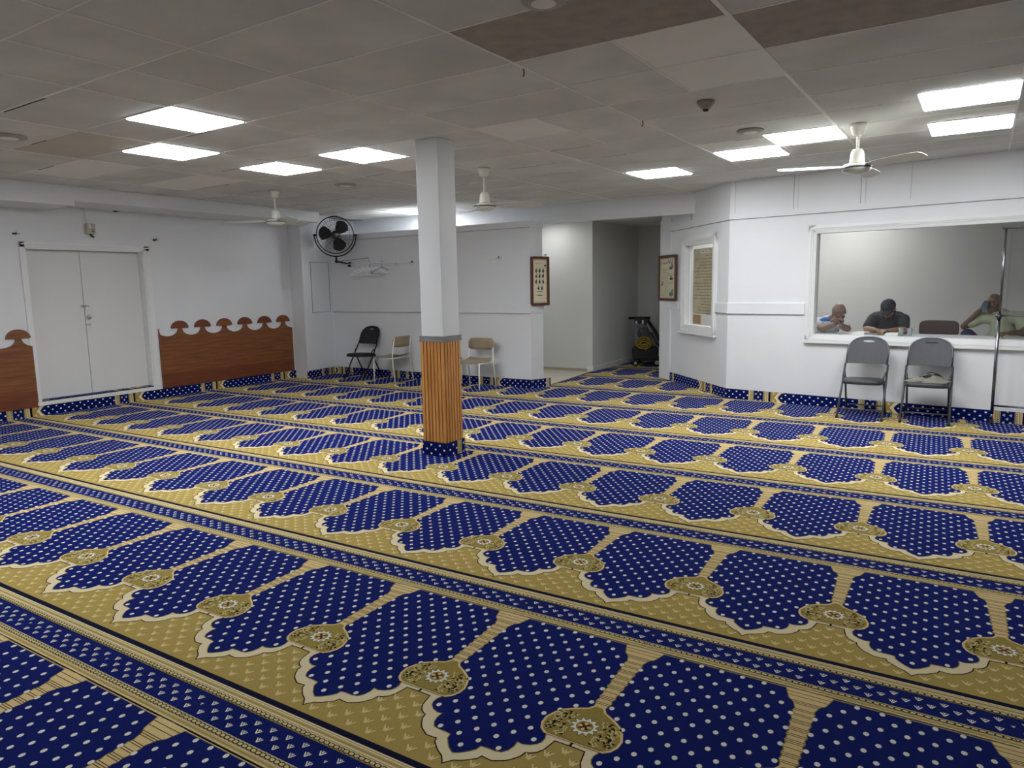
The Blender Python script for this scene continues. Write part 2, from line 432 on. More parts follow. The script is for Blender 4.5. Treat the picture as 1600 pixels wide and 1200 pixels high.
# access panel lines on the pilaster
for a, b, c, d in [(.20, .69, 1.972, 1.98), (.205, .213, 1.12, 1.975), (.682, .69, 1.12, 1.975), (.2, .69, 1.115, 1.122)]: mb.box((a, 0, c), (b, .004, d), 1, PIT)
mb.box((.74, 0, .13), (.79, .012, H-.2), 0, PIT)
struct(mb.build('wall_pilaster', [paint, mat('panel_gap', (120, 118, 115), .8)]))
mb = MB(); slab(mb, HWT, -.02, 4.2, 0, 2.44, .34)
mb.box((-.02, 0, 2.35), (4.21, .015, 2.44), 0, HWT); mb.box((4.2, -.345, 2.35), (4.215, .015, 2.44), 0, HWT)
mb.box((0, 0, 1.115), (4.21, .018, 1.235), 0, HWT); mb.box((4.2, -.345, 1.115), (4.218, .018, 1.235), 0, HWT)
struct(mb.build('wall_far', paint))
# corridor behind the partition, hall, side room
mb = MB(); slab(mb, BMT, 0, 3.0, 0, H, .12)
struct(mb.build('wall_corridor', paint))
mb = MB(); mb.box((3.0, -.12, 2.488), (6.62, 0, H), 0, BMT)
struct(mb.build('trim_2', paint))                            # header beam over the hall opening
mb = MB(); mb.box((1.62, 0, 2.44), (1.68, .02, H), 0, BMT); struct(mb.build('trim_3', paint))
mb = MB(); mb.box((-6.7, 11.22, 0), (-5.3, 11.34, 2.62)); mb.box((-5.42, 11.34, 0), (-5.3, 13.42, 2.62)); mb.box((-6.75, 10.15, 0), (-6.66, 11.34, 2.62))
struct(mb.build('wall_hall', paint_g))
mb = MB(); mb.box((-5.42, 13.3, 0), (-3.2, 13.42, 2.62)); struct(mb.build('wall_hall_end', paint_g))
mb = MB(); mb.add([(-4.02, 11.12, 0), (-3.9, 11.12, 0), (-3.7, 13.3, 0), (-3.85, 13.3, 0), (-4.02, 11.12, 2.62), (-3.9, 11.12, 2.62), (-3.7, 13.3, 2.62), (-3.85, 13.3, 2.62)],
    [(0, 1, 2, 3), (4, 5, 6, 7), (0, 1, 5, 4), (1, 2, 6, 5), (2, 3, 7, 6), (3, 0, 4, 7)]); struct(mb.build('wall_hall_right', paint_g))
mb = MB(); mb.box((-6.75, 10.13, 2.6), (-3.2, 13.42, 2.66)); struct(mb.build('ceiling_hall', t_grey))
mb = MB(); mb.box((-5.3, 11.22, .004), (-5.285, 13.3, .10)); mb.box((-5.288, 11.2, .07), (-5.28, 13.3, .078)); mb.box((-5.42, 11.205, .004), (-5.285, 11.22, .10)); struct(mb.build('baseboard_hall', gloss))
# tiled patch of hall floor
mb = MB(); mb.add([(-9.6, 9.45, .008), (-5.17, 9.42, .008), (-5.30, 11.2, .008), (-9.6, 11.2, .008), (-9.6, 9.45, 0), (-5.17, 9.42, 0), (-5.30, 11.2, 0), (-9.6, 11.2, 0)],
    [(0, 1, 2, 3), (0, 1, 5, 4), (1, 2, 6, 5), (2, 3, 7, 6), (3, 0, 4, 7)])
mb.box((-6.6, 11.2, .006), (-5.4, 11.215, .05), 1)
struct(mb.build('floor_hall', [tile_b, mat('tile_edge', (176, 168, 146), .5)]))
mb = MB(); mb.tube([(-5.15, 9.42, .012), (-5.29, 11.2, .012)], .008, 6); struct(mb.build('trim_4', mat('brass_strip', (190, 170, 120), .4, metal=.5)))

def angled_extra(mb):
    mb.box((.0, 0, 2.30), (1.86, .014, 2.36), 0, AWT); mb.box((.0, 0, 1.115), (.33, .018, 1.24), 0, AWT); mb.box((1.57, 0, 1.115), (1.86, .018, 1.24), 0, AWT)
    for s in (1.15,): mb.box((s, 0, 2.36), (s+.045, .01, H), 0, AWT)
    mb.box((1.86, 0, 0), (2.28, .02, H-.28), 0, AWT)
wall('wall_angled', AWT, 0, 2.28, 0, H, .12, paint, [(.44, 1.36, .89, 2.06)], angled_extra)
def right_extra(mb):
    mb.box((0, 0, 2.30), (6, .014, 2.37), 0, RWT); mb.box((0, 0, 1.11), (.97, .018, 1.245), 0, RWT)
    for s in (.02, .80, 1.545, 2.0, 4.2): mb.box((s, 0, 2.37), (s+.045, .01, H), 0, RWT)
wall('wall_right', RWT, 0, 6, 0, H, .12, paint, [(1.065, 3.6, .86, 2.08)], right_extra)
mb = MB()
for T, S in ((RWT, [(0, 6, 2.296), (0, .97, 1.105)]), (AWT, [(0, 1.86, 2.296), (0, .33, 1.11)])):
    for a, b, z in S: mb.box((a, 0, z), (b, .0155, z+.005), 0, T)
for a, z in ((0, 1.110), (0, 2.346)): mb.box((a, 0, z), (4.2, .016 if z > 2 else .0185, z+.005), 0, HWT)
for s in (.80, 1.545): mb.box((s-.006, 0, 2.37), (s, .011, H-.01), 0, RWT)
mb.box((1.143, 0, 2.4), (1.151, .011, H-.01), 0, AWT)
struct(mb.build('trim_shade_lines', mat('painted_shade_line', (150, 150, 152), .8)))  # grey strips paint the shade under the rails and beside the battens
# unseen sides that close the room
mb = MB(); mb.box((3.4, -3, 0), (3.55, 8.6, H)); struct(mb.build('wall_east', paint))
mb = MB(); mb.box((-9.65, -3.15, 0), (3.55, -3, H)); struct(mb.build('wall_back', paint))
# side room
SRT = plane_T((-2.48+.147*2.3-1.4, 9.33+.989*2.3+.21), (.6+.147*2.3, 8.87+.989*2.3), (-.1477, -.989))
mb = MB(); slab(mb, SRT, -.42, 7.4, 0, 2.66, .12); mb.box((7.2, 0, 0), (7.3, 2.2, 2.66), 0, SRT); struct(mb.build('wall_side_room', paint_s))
mb = MB(); mb.add([RWT((0, -.12, 2.62)), RWT((6, -.12, 2.62)), RWT((6, -2.4, 2.62)), RWT((-1.3, -2.4, 2.62)), AWT((2.2, -.12, 2.62))], [(0, 1, 2, 3, 4)])
struct(mb.build('ceiling_side_room', t_white))
mb = MB(); mb.add([RWT((0, -.12, .014)), RWT((6, -.12, .014)), RWT((6, -2.4, .014)), RWT((-1.3, -2.4, .014)), AWT((2.2, -.12, .014))], [(0, 1, 2, 3, 4)])
struct(mb.build('floor_side_room', mat('grey_vinyl', (120, 120, 122), .5, noise=.1)))

# ------------------------------------------------------------------ ceiling grid
ang = -.0295; GO = (-3.4775, 1.837)
ga = (math.cos(ang), math.sin(ang)); gb = (-ga[1], ga[0])
def G(u, v, z): return (GO[0]+ga[0]*1.2192*u+gb[0]*.6096*v, GO[1]+ga[1]*1.2192*u+gb[1]*.6096*v, z)
tiles = MB(); special = {(1, 2): 3, (2, 3): 3, (-3, 2): 4, (1, 8): 2, (2, 8): 2, (2, 5): 1, (-4, 3): 2, (-4, 5): 2, (0, 5): 0}
half = {(1, 3): (0, 2), (1, 4): (0, 2), (-1, 1): (1, 1), (-2, 6): (0, 2), (0, 5): (2, 0)}
tr = random.Random(5)
for u in range(-6, 7):
    for v in range(-9, 15):
        if G(u+.5, v+.5, 0)[0] < -9.9 or G(u+.5, v+.5, 0)[0] > 4 or G(u, v, 0)[1] > 10.3 or G(u, v+1, 0)[1] < -3.3: continue
        mi = special.get((u, v), tr.choice((0, 0, 1, 1)))
        dz = tr.uniform(0, .002)
        if (u, v) in half:
            a, b = half[(u, v)]
            for q, (x0, x1) in zip((a, b), ((0, .5), (.5, 1))):
                tiles.add([G(u+x0, v, H+dz), G(u+x1, v, H+dz), G(u+x1, v+1, H+dz), G(u+x0, v+1, H+dz)], [(0, 3, 2, 1)], q)
        else:
            tiles.add([G(u, v, H+dz), G(u+1, v, H+dz), G(u+1, v+1, H+dz), G(u, v+1, H+dz)], [(0, 3, 2, 1)], mi)
tiles.box((-9.9, -3.2, H+.02), (3.6, 10.3, H+.06), 1)
cl = struct(tiles.build('ceiling', [t_old, t_grey, t_white, t_brown, t_beige]), 'suspended ceiling of speckled grey and stained tiles', 'ceiling')
tb = MB()
def teeb(a, b, wd, z=H-.004, h=.008, mi=0):
    a = Vector(a); b = Vector(b); d = (b-a).normalized(); n = Vector((-d.y, d.x, 0))*wd/2; zz = Vector((0, 0, h))
    tb.add([a-n, b-n, b+n, a+n, a-n+zz, b-n+zz, b+n+zz, a+n+zz], [(3, 2, 1, 0), (4, 5, 6, 7), (0, 1, 5, 4), (1, 2, 6, 5), (2, 3, 7, 6), (3, 0, 4, 7)], mi)
for u in range(-5, 7): teeb(G(u, -8, H-.003), G(u, 14, H-.003), .024 if u == 2 else .014)
for v in range(-8, 15): teeb(G(-5.4, v, H-.002), G(6, v, H-.002), .011)
for u, v in list(half)+[(-1, 0), (0, 6)]: teeb(G(u+.5, v, H-.0025), G(u+.5, v+1, H-.0025), .014)
dl = random.Random(9)
for u in range(-5, 6):
    for v in range(-4, 14):
        if dl.random() < .5 and (v >= 6 or u <= -2):     # dark strips paint in the shade of gaps where tiles sag
            a = dl.uniform(0, .4); b = a+dl.uniform(.2, .6)
            tb.box((0, 0, 0), (0, 0, 0)) if 0 else teeb(G(u+a, v+.024, H-.0012), G(u+b, v+.024, H-.0012), .017, mi=1)
tb.build('ceiling_grid', [tee, mat('painted_gap_shade', (70, 66, 62), .9)], cl)

# ------------------------------------------------------------------ ceiling lights
lights = [(-4.894, 3.382, 'largest of the left ceiling lights, nearest the camera'), (-6.09, 4.038, 'ceiling light furthest left, just beyond the largest left one'),
          (-4.856, 5.204, 'ceiling light just left of the square pillar'), (-6.043, 5.242, 'small ceiling light nearest the far left white fan'),
          (-2.949, 8.038, 'ceiling light nearest the angled wall and hall opening'), (-1.771, 7.41, 'ceiling light on the left of the touching pair beside the round vent'),
          (-1.183, 6.846, 'ceiling light just left of the nearest white ceiling fan'), (.014, 6.077, 'large ceiling light at the right edge, nearer of two'),
          (.04, 7.22, 'ceiling light at the right edge, further of two'), (-7.70, 9.46, 'bright ceiling light behind the partition, half hidden by the pillar')]
lens_me = None
def make_light(x, y, label):
    t = empty('ceiling_light', (x, y, H), ang)
    tag(t, 'square white '+label, 'ceiling light', 'ceiling light panels')
    f = MB(); r = .298
    for a, b in [((-r, -r, -.006), (r, -.285, .0)), ((-r, .285, -.006), (r, r, 0)), ((-r, -.285, -.006), (-.285, .285, 0)), ((.285, -.285, -.006), (r, .285, 0))]: f.box(a, b)
    f.build('frame', gloss, t)
    MB().box((-.285, -.285, -.012), (.285, .285, -.001)).build('diffuser', lens, t)
    return t
L0 = make_light(*lights[0])
allL = lights[1:] + [(-4.9, 1.62, 'ceiling light off the left edge'), (-1.6, -1.4, 'ceiling light behind the camera'), (-7.6, 1.1, 'ceiling light beyond the left edge, added to brighten the left wall'), (-8.0, -1.4, 'ceiling light behind the camera, added to brighten the left wall')]  # last two: unseen lights added to brighten the left wall
for x, y, lb in allL:
    c = copy_tree(L0); c.location = (x, y, H); c['label'] = 'square white '+lb
mb = MB().box((-.3, -.3, -.02), (.3, .3, 0)); q = RWT((.9, -1.5, 2.6))
t = empty('side_room_light', q, -.148); tag(t, 'square ceiling light inside the side room, beyond the big window', 'ceiling light', 'side room ceiling lights'); mb.build('housing', gloss, t)
MB().box((-.28, -.28, -.024), (.28, .28, -.02)).build('diffuser', lens_s, t)
c = copy_tree(t); c.location = RWT((-.75, -1.35, 2.6)); c['label'] = 'square unseen ceiling light inside the side room, added to brighten behind the narrow window'  # second light, unseen, added to whiten the room behind the narrow window
c = copy_tree(t); c.location = (-6.05, 10.72, 2.6); c.rotation_euler = (0, 0, 0); c['label'] = 'square unseen ceiling light added to brighten the hall behind the header beam'; c.scale = (.46, .46, 1); del c['group']  # unseen light added to lift the hall wall, dimmed by its scale

# ------------------------------------------------------------------ square pillar with pine cladding
X0, X1, Y0, Y1 = -4.025, -3.785, 4.965, 5.205
mb = MB(); mb.box((X0, Y0, 0), (X1, Y1, H)); pil = struct(mb.build('pillar', paint, bevel=.004), 'square white pillar clad in pine boards below', 'pillar')
mb = MB(); t = .012
def boards(ax):
    n = 7 if ax in 'fb' else 6
    for i in range(n):
        a = i/n; b = (i+1)/n; g = .0045
        if ax == 'f': mb.box((X0-t+(X1-X0+2*t)*a+g, Y0-t, .125), (X0-t+(X1-X0+2*t)*b-g, Y0, 1.035)); mb.box((X0-t+(X1-X0+2*t)*a-g, Y0-t*.2, .125), (X0-t+(X1-X0+2*t)*a+g, Y0, 1.035), 1)
        if ax == 'r': mb.box((X1, Y0+(Y1-Y0)*a+g, .125), (X1+t, Y0+(Y1-Y0)*b-g, 1.035)); mb.box((X1, Y0+(Y1-Y0)*a-g, .125), (X1+t*.2, Y0+(Y1-Y0)*a+g, 1.035), 1)
        if ax == 'l': mb.box((X0-t, Y0+(Y1-Y0)*a+g, .125), (X0, Y0+(Y1-Y0)*b-g, 1.035))
        if ax == 'b': mb.box((X0+(X1-X0)*a+g, Y1, .125), (X0+(X1-X0)*b-g, Y1+t, 1.035))
for ax in 'frlb': boards(ax)
mb.build('pine_cladding', [panelw, groove], pil)
mb = MB()
for z0, z1, e in ((1.035, 1.055, .016), (1.055, 1.068, .013), (1.068, 1.085, .015)):
    mb.box((X0-e, Y0-e, z0), (X1+e, Y1+e, z1))
mb.build('tape_band', tape, pil)
mb = MB(); mb.box((X0-.018, Y0-.018, 0), (X1+.014, Y1+.014, .02)); mb.build('carpet_skirt_base', Y['black'], pil)
strip('carpet_skirt', plane_T((X0-.015, Y0), (X1+.015, Y0), (0, -1)), 0, X1-X0+.03, -.05, 1, h=.13, d=.02, parent=pil)
strip('carpet_skirt', plane_T((X1, Y0-.015), (X1, Y1), (1, 0)), 0, Y1-Y0+.03, -.45, 1, h=.13, d=.02, parent=pil)

# ------------------------------------------------------------------ double door on the left wall
dr = empty('door_1', (-9.65, 5.1, 0)); struct(dr, 'white double door on the left wall with raised carpeted threshold', 'door')
wT = lambda p: Vector((-9.65+p[1], p[0], p[2])) - Vector((-9.65, 5.1, 0))
mb = MB()
for a, b, c, d in [(4.285, 4.345, .18, 2.15), (5.845, 5.93, .18, 2.15), (4.285, 5.93, 2.085, 2.15)]: mb.box((a, -.02, c), (b, .018, d), 0, wT)
for a, b, c, d in [(4.34, 4.36, .18, 2.09), (5.83, 5.85, .18, 2.09), (4.34, 5.85, 2.065, 2.09)]: mb.box((a, -.16, c), (b, .004, d), 0, wT)
mb.box((5.865, .018, .18), (5.875, .024, 2.12), 0, wT); mb.box((4.3, .018, 2.115), (5.92, .024, 2.13), 0, wT)
mb.build('door_frame', gloss, dr, .003)
def leaf(a, b, c=2.064):
    return MB().box((a, -.15, .192), (b, -.11, c), 0, wT).build('door_leaf', doorp, dr, .003)
lf = leaf(4.362, 5.036); rl = leaf(5.042, 5.828)
mb = MB(); mb.box((5.05, -.11, 1.30), (5.085, -.104, 1.36), 0, wT); mb.tube([wT((5.068, -.10, 1.345)), wT((5.068, -.06, 1.347)), wT((4.97, -.058, 1.352))], .008, 8)
mb.build('door_handle', chrome, rl)
mb = MB(); mb.ell((0, 0, 0), (.03, .032, .03), T=lambda p: wT((5.075, -.075, 1.205))+Vector(p)); mb.tube([wT((5.075, -.11, 1.205)), wT((5.075, -.08, 1.205))], .012)
mb.build('door_knob', mat('brushed_knob', (200, 200, 202), .3, metal=.8), rl)
mb = MB(); mb.box((5.035, -.11, 1.09), (5.10, -.10, 1.115), 0, wT); mb.tube([wT((5.03, -.095, 1.102)), wT((5.09, -.095, 1.102))], .006)
mb.build('bolt', chrome, rl)
mb = MB(); mb.box((4.30, -.16, .13), (5.945, .035, .178), 0, wT); mb.build('threshold_board', gloss, dr, .003)
s = strip('threshold_carpet', lambda p: Vector((-9.65-.155+p[2], p[0], .1785+p[1])) - Vector((-9.65, 5.1, 0)), 4.36, 5.83, 4.7, 1, h=.165, parent=dr)

# ------------------------------------------------------------------ scalloped wooden boards
def board(name, y0, y1, caps, label, zb=.135):
    o = empty(name, (-9.65, (y0+y1)/2, zb)); tag(o, label, 'wooden wall board')
    T = lambda p: Vector((-9.65+p[1], p[0], p[2])) - Vector((-9.65, (y0+y1)/2, zb))
    cs = sorted(caps); top = []; hp = .19; rv = .158
    def valley(c0, c1):   # between necks c0 and c1
        m = (c0+c1)/2; w = (c1-c0)/2-.032; return [(m-w*math.cos(PI*i/14), .992-.115*math.sin(PI*i/14)**.85) for i in range(15)]
    pts = [(y0, zb), (y1, zb)]
    prof = []
    ext = [cs[0]-.385]+cs+[cs[-1]+.385]
    for a, b in zip(ext, ext[1:]): prof += valley(a, b)
    prof = [(min(max(a, y0), y1), b) for a, b in prof if y0-.06 <= a <= y1+.06]
    out = []
    for q in prof:
        if not out or abs(q[0]-out[-1][0]) > 1e-4: out.append(q)
    pts = [(y0, zb)]+out+[(y1, zb)]
    if out[0][0] > y0+1e-4: pts = [(y0, zb), (y0, out[0][1])]+out+[(y1, zb)]
    mb = MB(); mb.prism(pts[::-1], .002, .022, 0, T)
    mb.build('panel', wood, o)
    mb = MB(); mb.box((y0, .022, zb), (y1, .0226, zb+.20), 0, T); mb.build('dark_stain_strip', woodcap, o)
    for i, c in enumerate(cs):
        hw = .137; cap = [(c-hw*math.cos(PI*j/16), .985+.110*math.sin(PI*j/16)) for j in range(17)]
        cap = [(max(a, y0-.0), b) for a, b in cap] if 0 else cap
        MB().prism(cap[::-1], .002, .024, 0, T).build('mushroom_finial', wood if i % 3 == 2 else woodcap, o)
    return o
board('carved_board', 5.965, 8.385, [6.30, 6.675, 7.055, 7.435, 7.82, 8.20], 'long varnished wooden board with six mushroom shaped finials, right of the white double door')
board('carved_board', .9, 4.31, [1.09, 1.475, 1.86, 2.245, 2.63, 3.015, 3.40, 3.785, 4.165], 'varnished wooden board with one mushroom finial showing, left of the white double door', .12)

# wall fittings on the left wall
t = empty('emergency_lamp', (-9.65, 5.14, 2.30)); tag(t, 'small beige and silver wall box hanging above the white double door', 'wall fixture')
mb = MB().box((.0, -.06, -.02), (.07, .05, .11)); mb.build('housing', mat('beige_box', (196, 188, 172), .5, noise=.2, nscale=30), t, .006)
mb = MB(); mb.lathe([(.001, 0), (.022, .002), (.02, .012), (.001, .018)], T=lambda p: Vector((.07+p[2], .012+p[0], .02+p[1]))); mb.box((.07, -.045, .05), (.078, -.01, .1)); mb.build('silver_cover', chrome, t)
mb = MB(); mb.tube([(.03, -.01, -.02), (.05, 0, -.045), (.04, .03, -.06)], .012); mb.build('black_spout', black, t)
mb = MB(); mb.tube([(.02, -.02, .11), (.012, -.035, .2), (.012, -.035, .31)], .006); mb.build('cable', gloss, t)
for y, z, lb in ((4.254, 2.239, 'small metal wall hook above the left corner of the white door'), (6.028, 2.243, 'small metal wall hook beyond the right corner of the white door'), (5.50, 2.60, 'small dark hook under the soffit above the white door')):
    mb = MB(); mb.box((0, -.02, -.012), (.012, .02, .012)); mb.tube([(.01, 0, 0), (.05, .0, .005), (.055, .0, .022)], .005); mb.tube([(.01, .02, 0), (.03, .05, .002)], .004)
    o = mb.build('wall_hook', steel); o.location = (-9.65, y, z); tag(o, lb, 'hook')
mb = MB().box((0, -.06, -.06), (.012, .06, .06)); o = mb.build('light_switch', gloss, bevel=.003); o.location = (-9.55, 8.30, 1.60)
o.location = (-9.65, 8.33, 1.60); tag(o, 'faint white switch plate at the far end of the left wall', 'switch')
MB().box((.012, -.03, -.035), (.018, .03, .035)).build('switch_rocker', gloss, o)

# ------------------------------------------------------------------ big observation window
wn = empty('window_1', RWT((2.3, 0, 1.47))); struct(wn, 'wide white framed window into the side room', 'window')
def loc(T, o):
    c = o.location.copy(); return lambda p: T(p)-c
T = loc(RWT, wn)
def frame(mb, s0, s1, z0, z1, wd, T, sill=0):
    for k, (d, wv, e) in enumerate(((.016, wd, 0), (.026, wd*.55, wd*.18), (.034, wd*.2, wd*.3))):
        a0, a1, c0, c1 = s0-wd+e, s1+wd-e, z0-wd+e, z1+wd-e
        mb.box((a0, 0, c0), (a0+wv, d, c1), 0, T); mb.box((a1-wv, 0, c0), (a1, d, c1), 0, T)
        mb.box((a0, 0, c1-wv), (a1, d, c1), 0, T); mb.box((a0, 0, c0), (a1, d, c0+wv), 0, T)
mb = MB(); frame(mb, 1.065, 3.6, .862, 2.08, .078, T); mb.build('window_frame', gloss, wn)
mb = MB()
for a, b, c, d in [(1.065, 1.08, .86, 2.08), (3.585, 3.6, .86, 2.08), (1.065, 3.6, 2.065, 2.08), (1.065, 3.6, .86, .872)]: mb.box((a, -.13, c), (b, .01, d), 0, T)
mb.build('jamb_lining', gloss, wn)
MB().box((1.08, -.07, .872), (3.585, -.064, 2.065), 0, T).build('glass', winglass, wn)
MB().box((.98, 0, .77), (3.7, .045, .80), 0, T).build('window_sill', gloss, wn, .004)
mb = MB().box((1.0, -.62, .84), (3.7, -.125, .87), 0, RWT); o = mb.build('counter', mat('white_laminate', (225, 225, 226), .35)); tag(o, 'white counter top inside the side room, along the bottom of the window', 'counter')
for s, lb in ((1.545, 'white paper on the counter left of the man in the dark cap'), (1.90, 'white paper on the counter right of the man in the dark cap')):
    mb = MB(); mb.box((-.07, -.09, 0), (.07, .09, .012)); mb.box((-.06, -.08, .012), (.07, .07, .03)); o = mb.build('paper_stack', mat('paper', (238, 238, 236), .7))
    o.location = RWT((s, -.27, .871)); o.rotation_euler = (0, 0, -.3); tag(o, lb, 'paper')
for s, lb in ((1.985, 'small clear cup on the counter, nearer the man in the dark cap'), (2.07, 'small clear cup on the counter, nearer the brown chair')):
    mb = MB(); mb.lathe([(.02, 0), (.024, .045), (.028, .09), (.026, .09), (.022, .045), (.018, .004)], n=16); o = mb.build('plastic_cup', mat('clear_plastic', (235, 238, 240), .15, trans=.7))
    o.location = RWT((s, -.22, .87)); tag(o, lb, 'cup')

# angled wall window with the poster
w2 = empty('window_2', AWT((.9, 0, 1.47))); struct(w2, 'narrow window in the angled wall, covered by a handwritten poster', 'window')
T = loc(AWT, w2)
mb = MB(); frame(mb, .44, 1.36, .89, 2.06, .115, T); mb.build('window_frame', gloss, w2)
mb = MB()
for a, b, c, d in [(.44, .455, .89, 2.06), (1.345, 1.36, .89, 2.06), (.44, 1.36, 2.045, 2.06), (.44, 1.36, .89, .905)]: mb.box((a, -.12, c), (b, .01, d), 0, T)
mb.box((.455, -.09, .905), (.485, -.05, 2.045), 0, T); mb.box((1.315, -.09, .905), (1.345, -.05, 2.045), 0, T)
mb.build('jamb_lining', gloss, w2)
MB().box((.455, -.075, .905), (1.345, -.070, 2.045), 0, T).build('glass', winglass, w2)
mb = MB().box((.31, 0, .775), (1.50, .05, .80), 0, T); mb.build('window_sill', gloss, w2, .004)

def squig(mb, T, s0, s1, z, amp, d, wd, rnd, mi=1, dirn=-1):
    """handwriting-like line, right to left: words of connected strokes with dots"""
    s = s0; base = []
    while s < s1-.01:
        L = rnd.uniform(.035, .09)*amp/.008; e = min(s+L, s1); n = max(4, int((e-s)/(amp*.45))); pts = []
        for i in range(n+1):
            a = s+(e-s)*i/n; pts.append((a, z+rnd.uniform(-.5, .55)*amp+(amp*1.1 if rnd.random() < .14 else 0)))
        for p, q in zip(pts, pts[1:]):
            dx, dz = q[0]-p[0], q[1]-p[1]; ll = math.hypot(dx, dz) or 1; nx, nz = -dz/ll*wd/2, dx/ll*wd/2
            mb.add([(p[0]+nx, d, p[1]+nz), (q[0]+nx, d, q[1]+nz), (q[0]-nx, d, q[1]-nz), (p[0]-nx, d, p[1]-nz)], [(0, 1, 2, 3)], mi, T)
        for k in range(rnd.randint(1, 2)):
            a = rnd.uniform(s, e); b = z+rnd.choice((-1, 1))*amp*rnd.uniform(.9, 1.3); r = wd*.6
            mb.add([(a-r, d, b-r), (a+r, d, b-r), (a+r, d, b+r), (a-r, d, b+r)], [(0, 1, 2, 3)], mi, T)
        s = e+rnd.uniform(.006, .014)*amp/.008
ink = mat('ink', (48, 44, 40), .7); parch = mat('parchment', (196, 186, 156), .7, noise=.18, nscale=5, rgb2=(170, 160, 134))
t = empty('handwritten_poster', AWT((.85, -.06, 1.07))); tag(t, 'tall tan poster of right-to-left handwritten lines fixed inside the narrow angled window', 'poster')
T = loc(AWT, t); mb = MB().box((.49, -.066, 1.07), (1.21, -.063, 1.99), 0, T); mb.build('sheet', parch, t)
mb = MB(); rnd = random.Random(21); lens_ = [.3, .62, .55, .5, .62, .64, .6, .63, .35, .64, .64, .62, .5, .64, .66, .35, .45, .5, .5, .52]
for i, L in enumerate(lens_): squig(mb, T, .52, .52+L, 1.885-.0425*i, .0085, -.0625, .0046, rnd, 0)
mb.build('lettering', ink, t)
mb = MB(); cart = [(.85+.15*math.cos(2*PI*i/24), 1.945+.024*math.sin(2*PI*i/24)) for i in range(24)]; mb.prism(cart, -.0626, -.0624, 0, T); squig(mb, T, .74, .95, 1.945, .011, -.0622, .005, rnd, 1)
mb.build('title_cartouche', [mat('cartouche', (206, 212, 206), .7), ink], t)
o = MB().box((.93, -.066, .925), (1.19, -.061, 1.055), 0, AWT).build('cardboard_piece', mat('cardboard', (164, 134, 98), .8, noise=.15)); tag(o, 'square piece of brown card below the handwritten poster', 'cardboard')

# framed posters
fr_m = mat('mahogany_frame', (96, 52, 38), .35, noise=.25, nscale=12)
def framed(name, T, s0, s1, z0, z1, label, kind):
    t = empty(name, T(((s0+s1)/2, 0, z0))); tag(t, label, 'framed poster'); T = loc(T, t)
    mb = MB(); wd = .038
    for a, b, c, d in [(s0, s0+wd, z0, z1), (s1-wd, s1, z0, z1), (s0+wd, s1-wd, z1-wd, z1), (s0+wd, s1-wd, z0, z0+wd)]: mb.box((a, .002, c), (b, .03, d), 0, T)
    mb.build('frame', fr_m, t, .004)
    mb = MB().box((s0+wd, .004, z0+wd), (s1-wd, .012, z1-wd), 0, T)
    g = .012
    for a, b, c, d in [(s0+wd+g, s0+wd+g+.004, z0+wd+g, z1-wd-g), (s1-wd-g-.004, s1-wd-g, z0+wd+g, z1-wd-g), (s0+wd+g, s1-wd-g, z1-wd-g-.004, z1-wd-g), (s0+wd+g, s1-wd-g, z0+wd+g, z0+wd+g+.004)]:
        mb.box((a, .012, c), (b, .0128, d), 1, T)
    mb.build('picture', [mat('cream_print', (216, 208, 178), .6, noise=.1, nscale=6), mat('print_border', (150, 110, 70), .6)], t)
    W = s1-s0; Hh = z1-z0; rnd = random.Random(len(kind)); mb = MB()
    def blot(cx, cz, rx, rz, mi, n=10):
        mb.prism([(s0+W*cx+rx*W*math.cos(2*PI*i/n)*rnd.uniform(.7, 1.15), z0+Hh*cz+rz*Hh*math.sin(2*PI*i/n)*rnd.uniform(.7, 1.15)) for i in range(n)], .0128, .0135, mi, T)
    if kind == 'figures':
        for r, cz in enumerate((.72, .61, .49, .36)):
            for c in range(3 if r < 3 else 2):
                cx = .30+.19*c+(.12 if r == 3 else 0); blot(cx, cz-.01, .055, .040, 0); blot(cx+.02, cz+.035, .02, .016, 0)
        blot(.80, .82, .06, .02, 0)
        for cz in (.28, .2): mb.box((s0+W*.35, .0128, z0+Hh*cz), (s0+W*.62, .0134, z0+Hh*(cz+.012)), 0, T)
        for cz in (.76, .70, .45, .13): mb.box((s0+W*.76, .0128, z0+Hh*cz), (s0+W*.88, .0134, z0+Hh*(cz+.01)), 2, T)
        for k in range(22): squig(mb, T, s0+W*.24, s0+W*.72, z0+Hh*(.66 if k == 0 else .14+.024*k), .003, .0136, .0014, rnd, 3) if k % 3 == 0 else None
        squig(mb, T, s0+W*.24, s0+W*.7, z0+Hh*.86, .014, .0136, .005, rnd, 3)
    else:
        squig(mb, T, s0+W*.2, s0+W*.86, z0+Hh*.83, .032, .0136, .010, rnd, 0)
        blot(.30, .72, .12, .035, 1); blot(.25, .78, .04, .04, 1); blot(.28, .48, .1, .035, 0); blot(.30, .53, .05, .02, 3)
        blot(.80, .40, .06, .05, 2); blot(.82, .35, .05, .03, 1); blot(.28, .15, .12, .05, 4); blot(.22, .21, .05, .05, 4)
        for k in range(17): squig(mb, T, s0+W*(.45 if k % 5 < 3 else .2), s0+W*(.86 if k not in (7, 8) else .66), z0+Hh*(.70-.037*k), .008, .0136, .0035, rnd, 3)
    mb.build('printing', [mat('print_dark', (40, 40, 48), .6), mat('print_blue', (62, 84, 120), .6), mat('print_red', (190, 120, 104), .6), mat('print_grey', (130, 126, 116), .6), mat('print_teal', (74, 120, 128), .6)], t)
    return t
framed('framed_poster', ENT, -.01, .345, 1.222, 1.93, 'brown framed poster with rows of small dark figures on the partition end', 'figures')
framed('framed_poster', AWT, 1.60, 2.285, 1.245, 1.94, 'brown framed poster with blue and red pictures, left of the angled window', 'pictures')
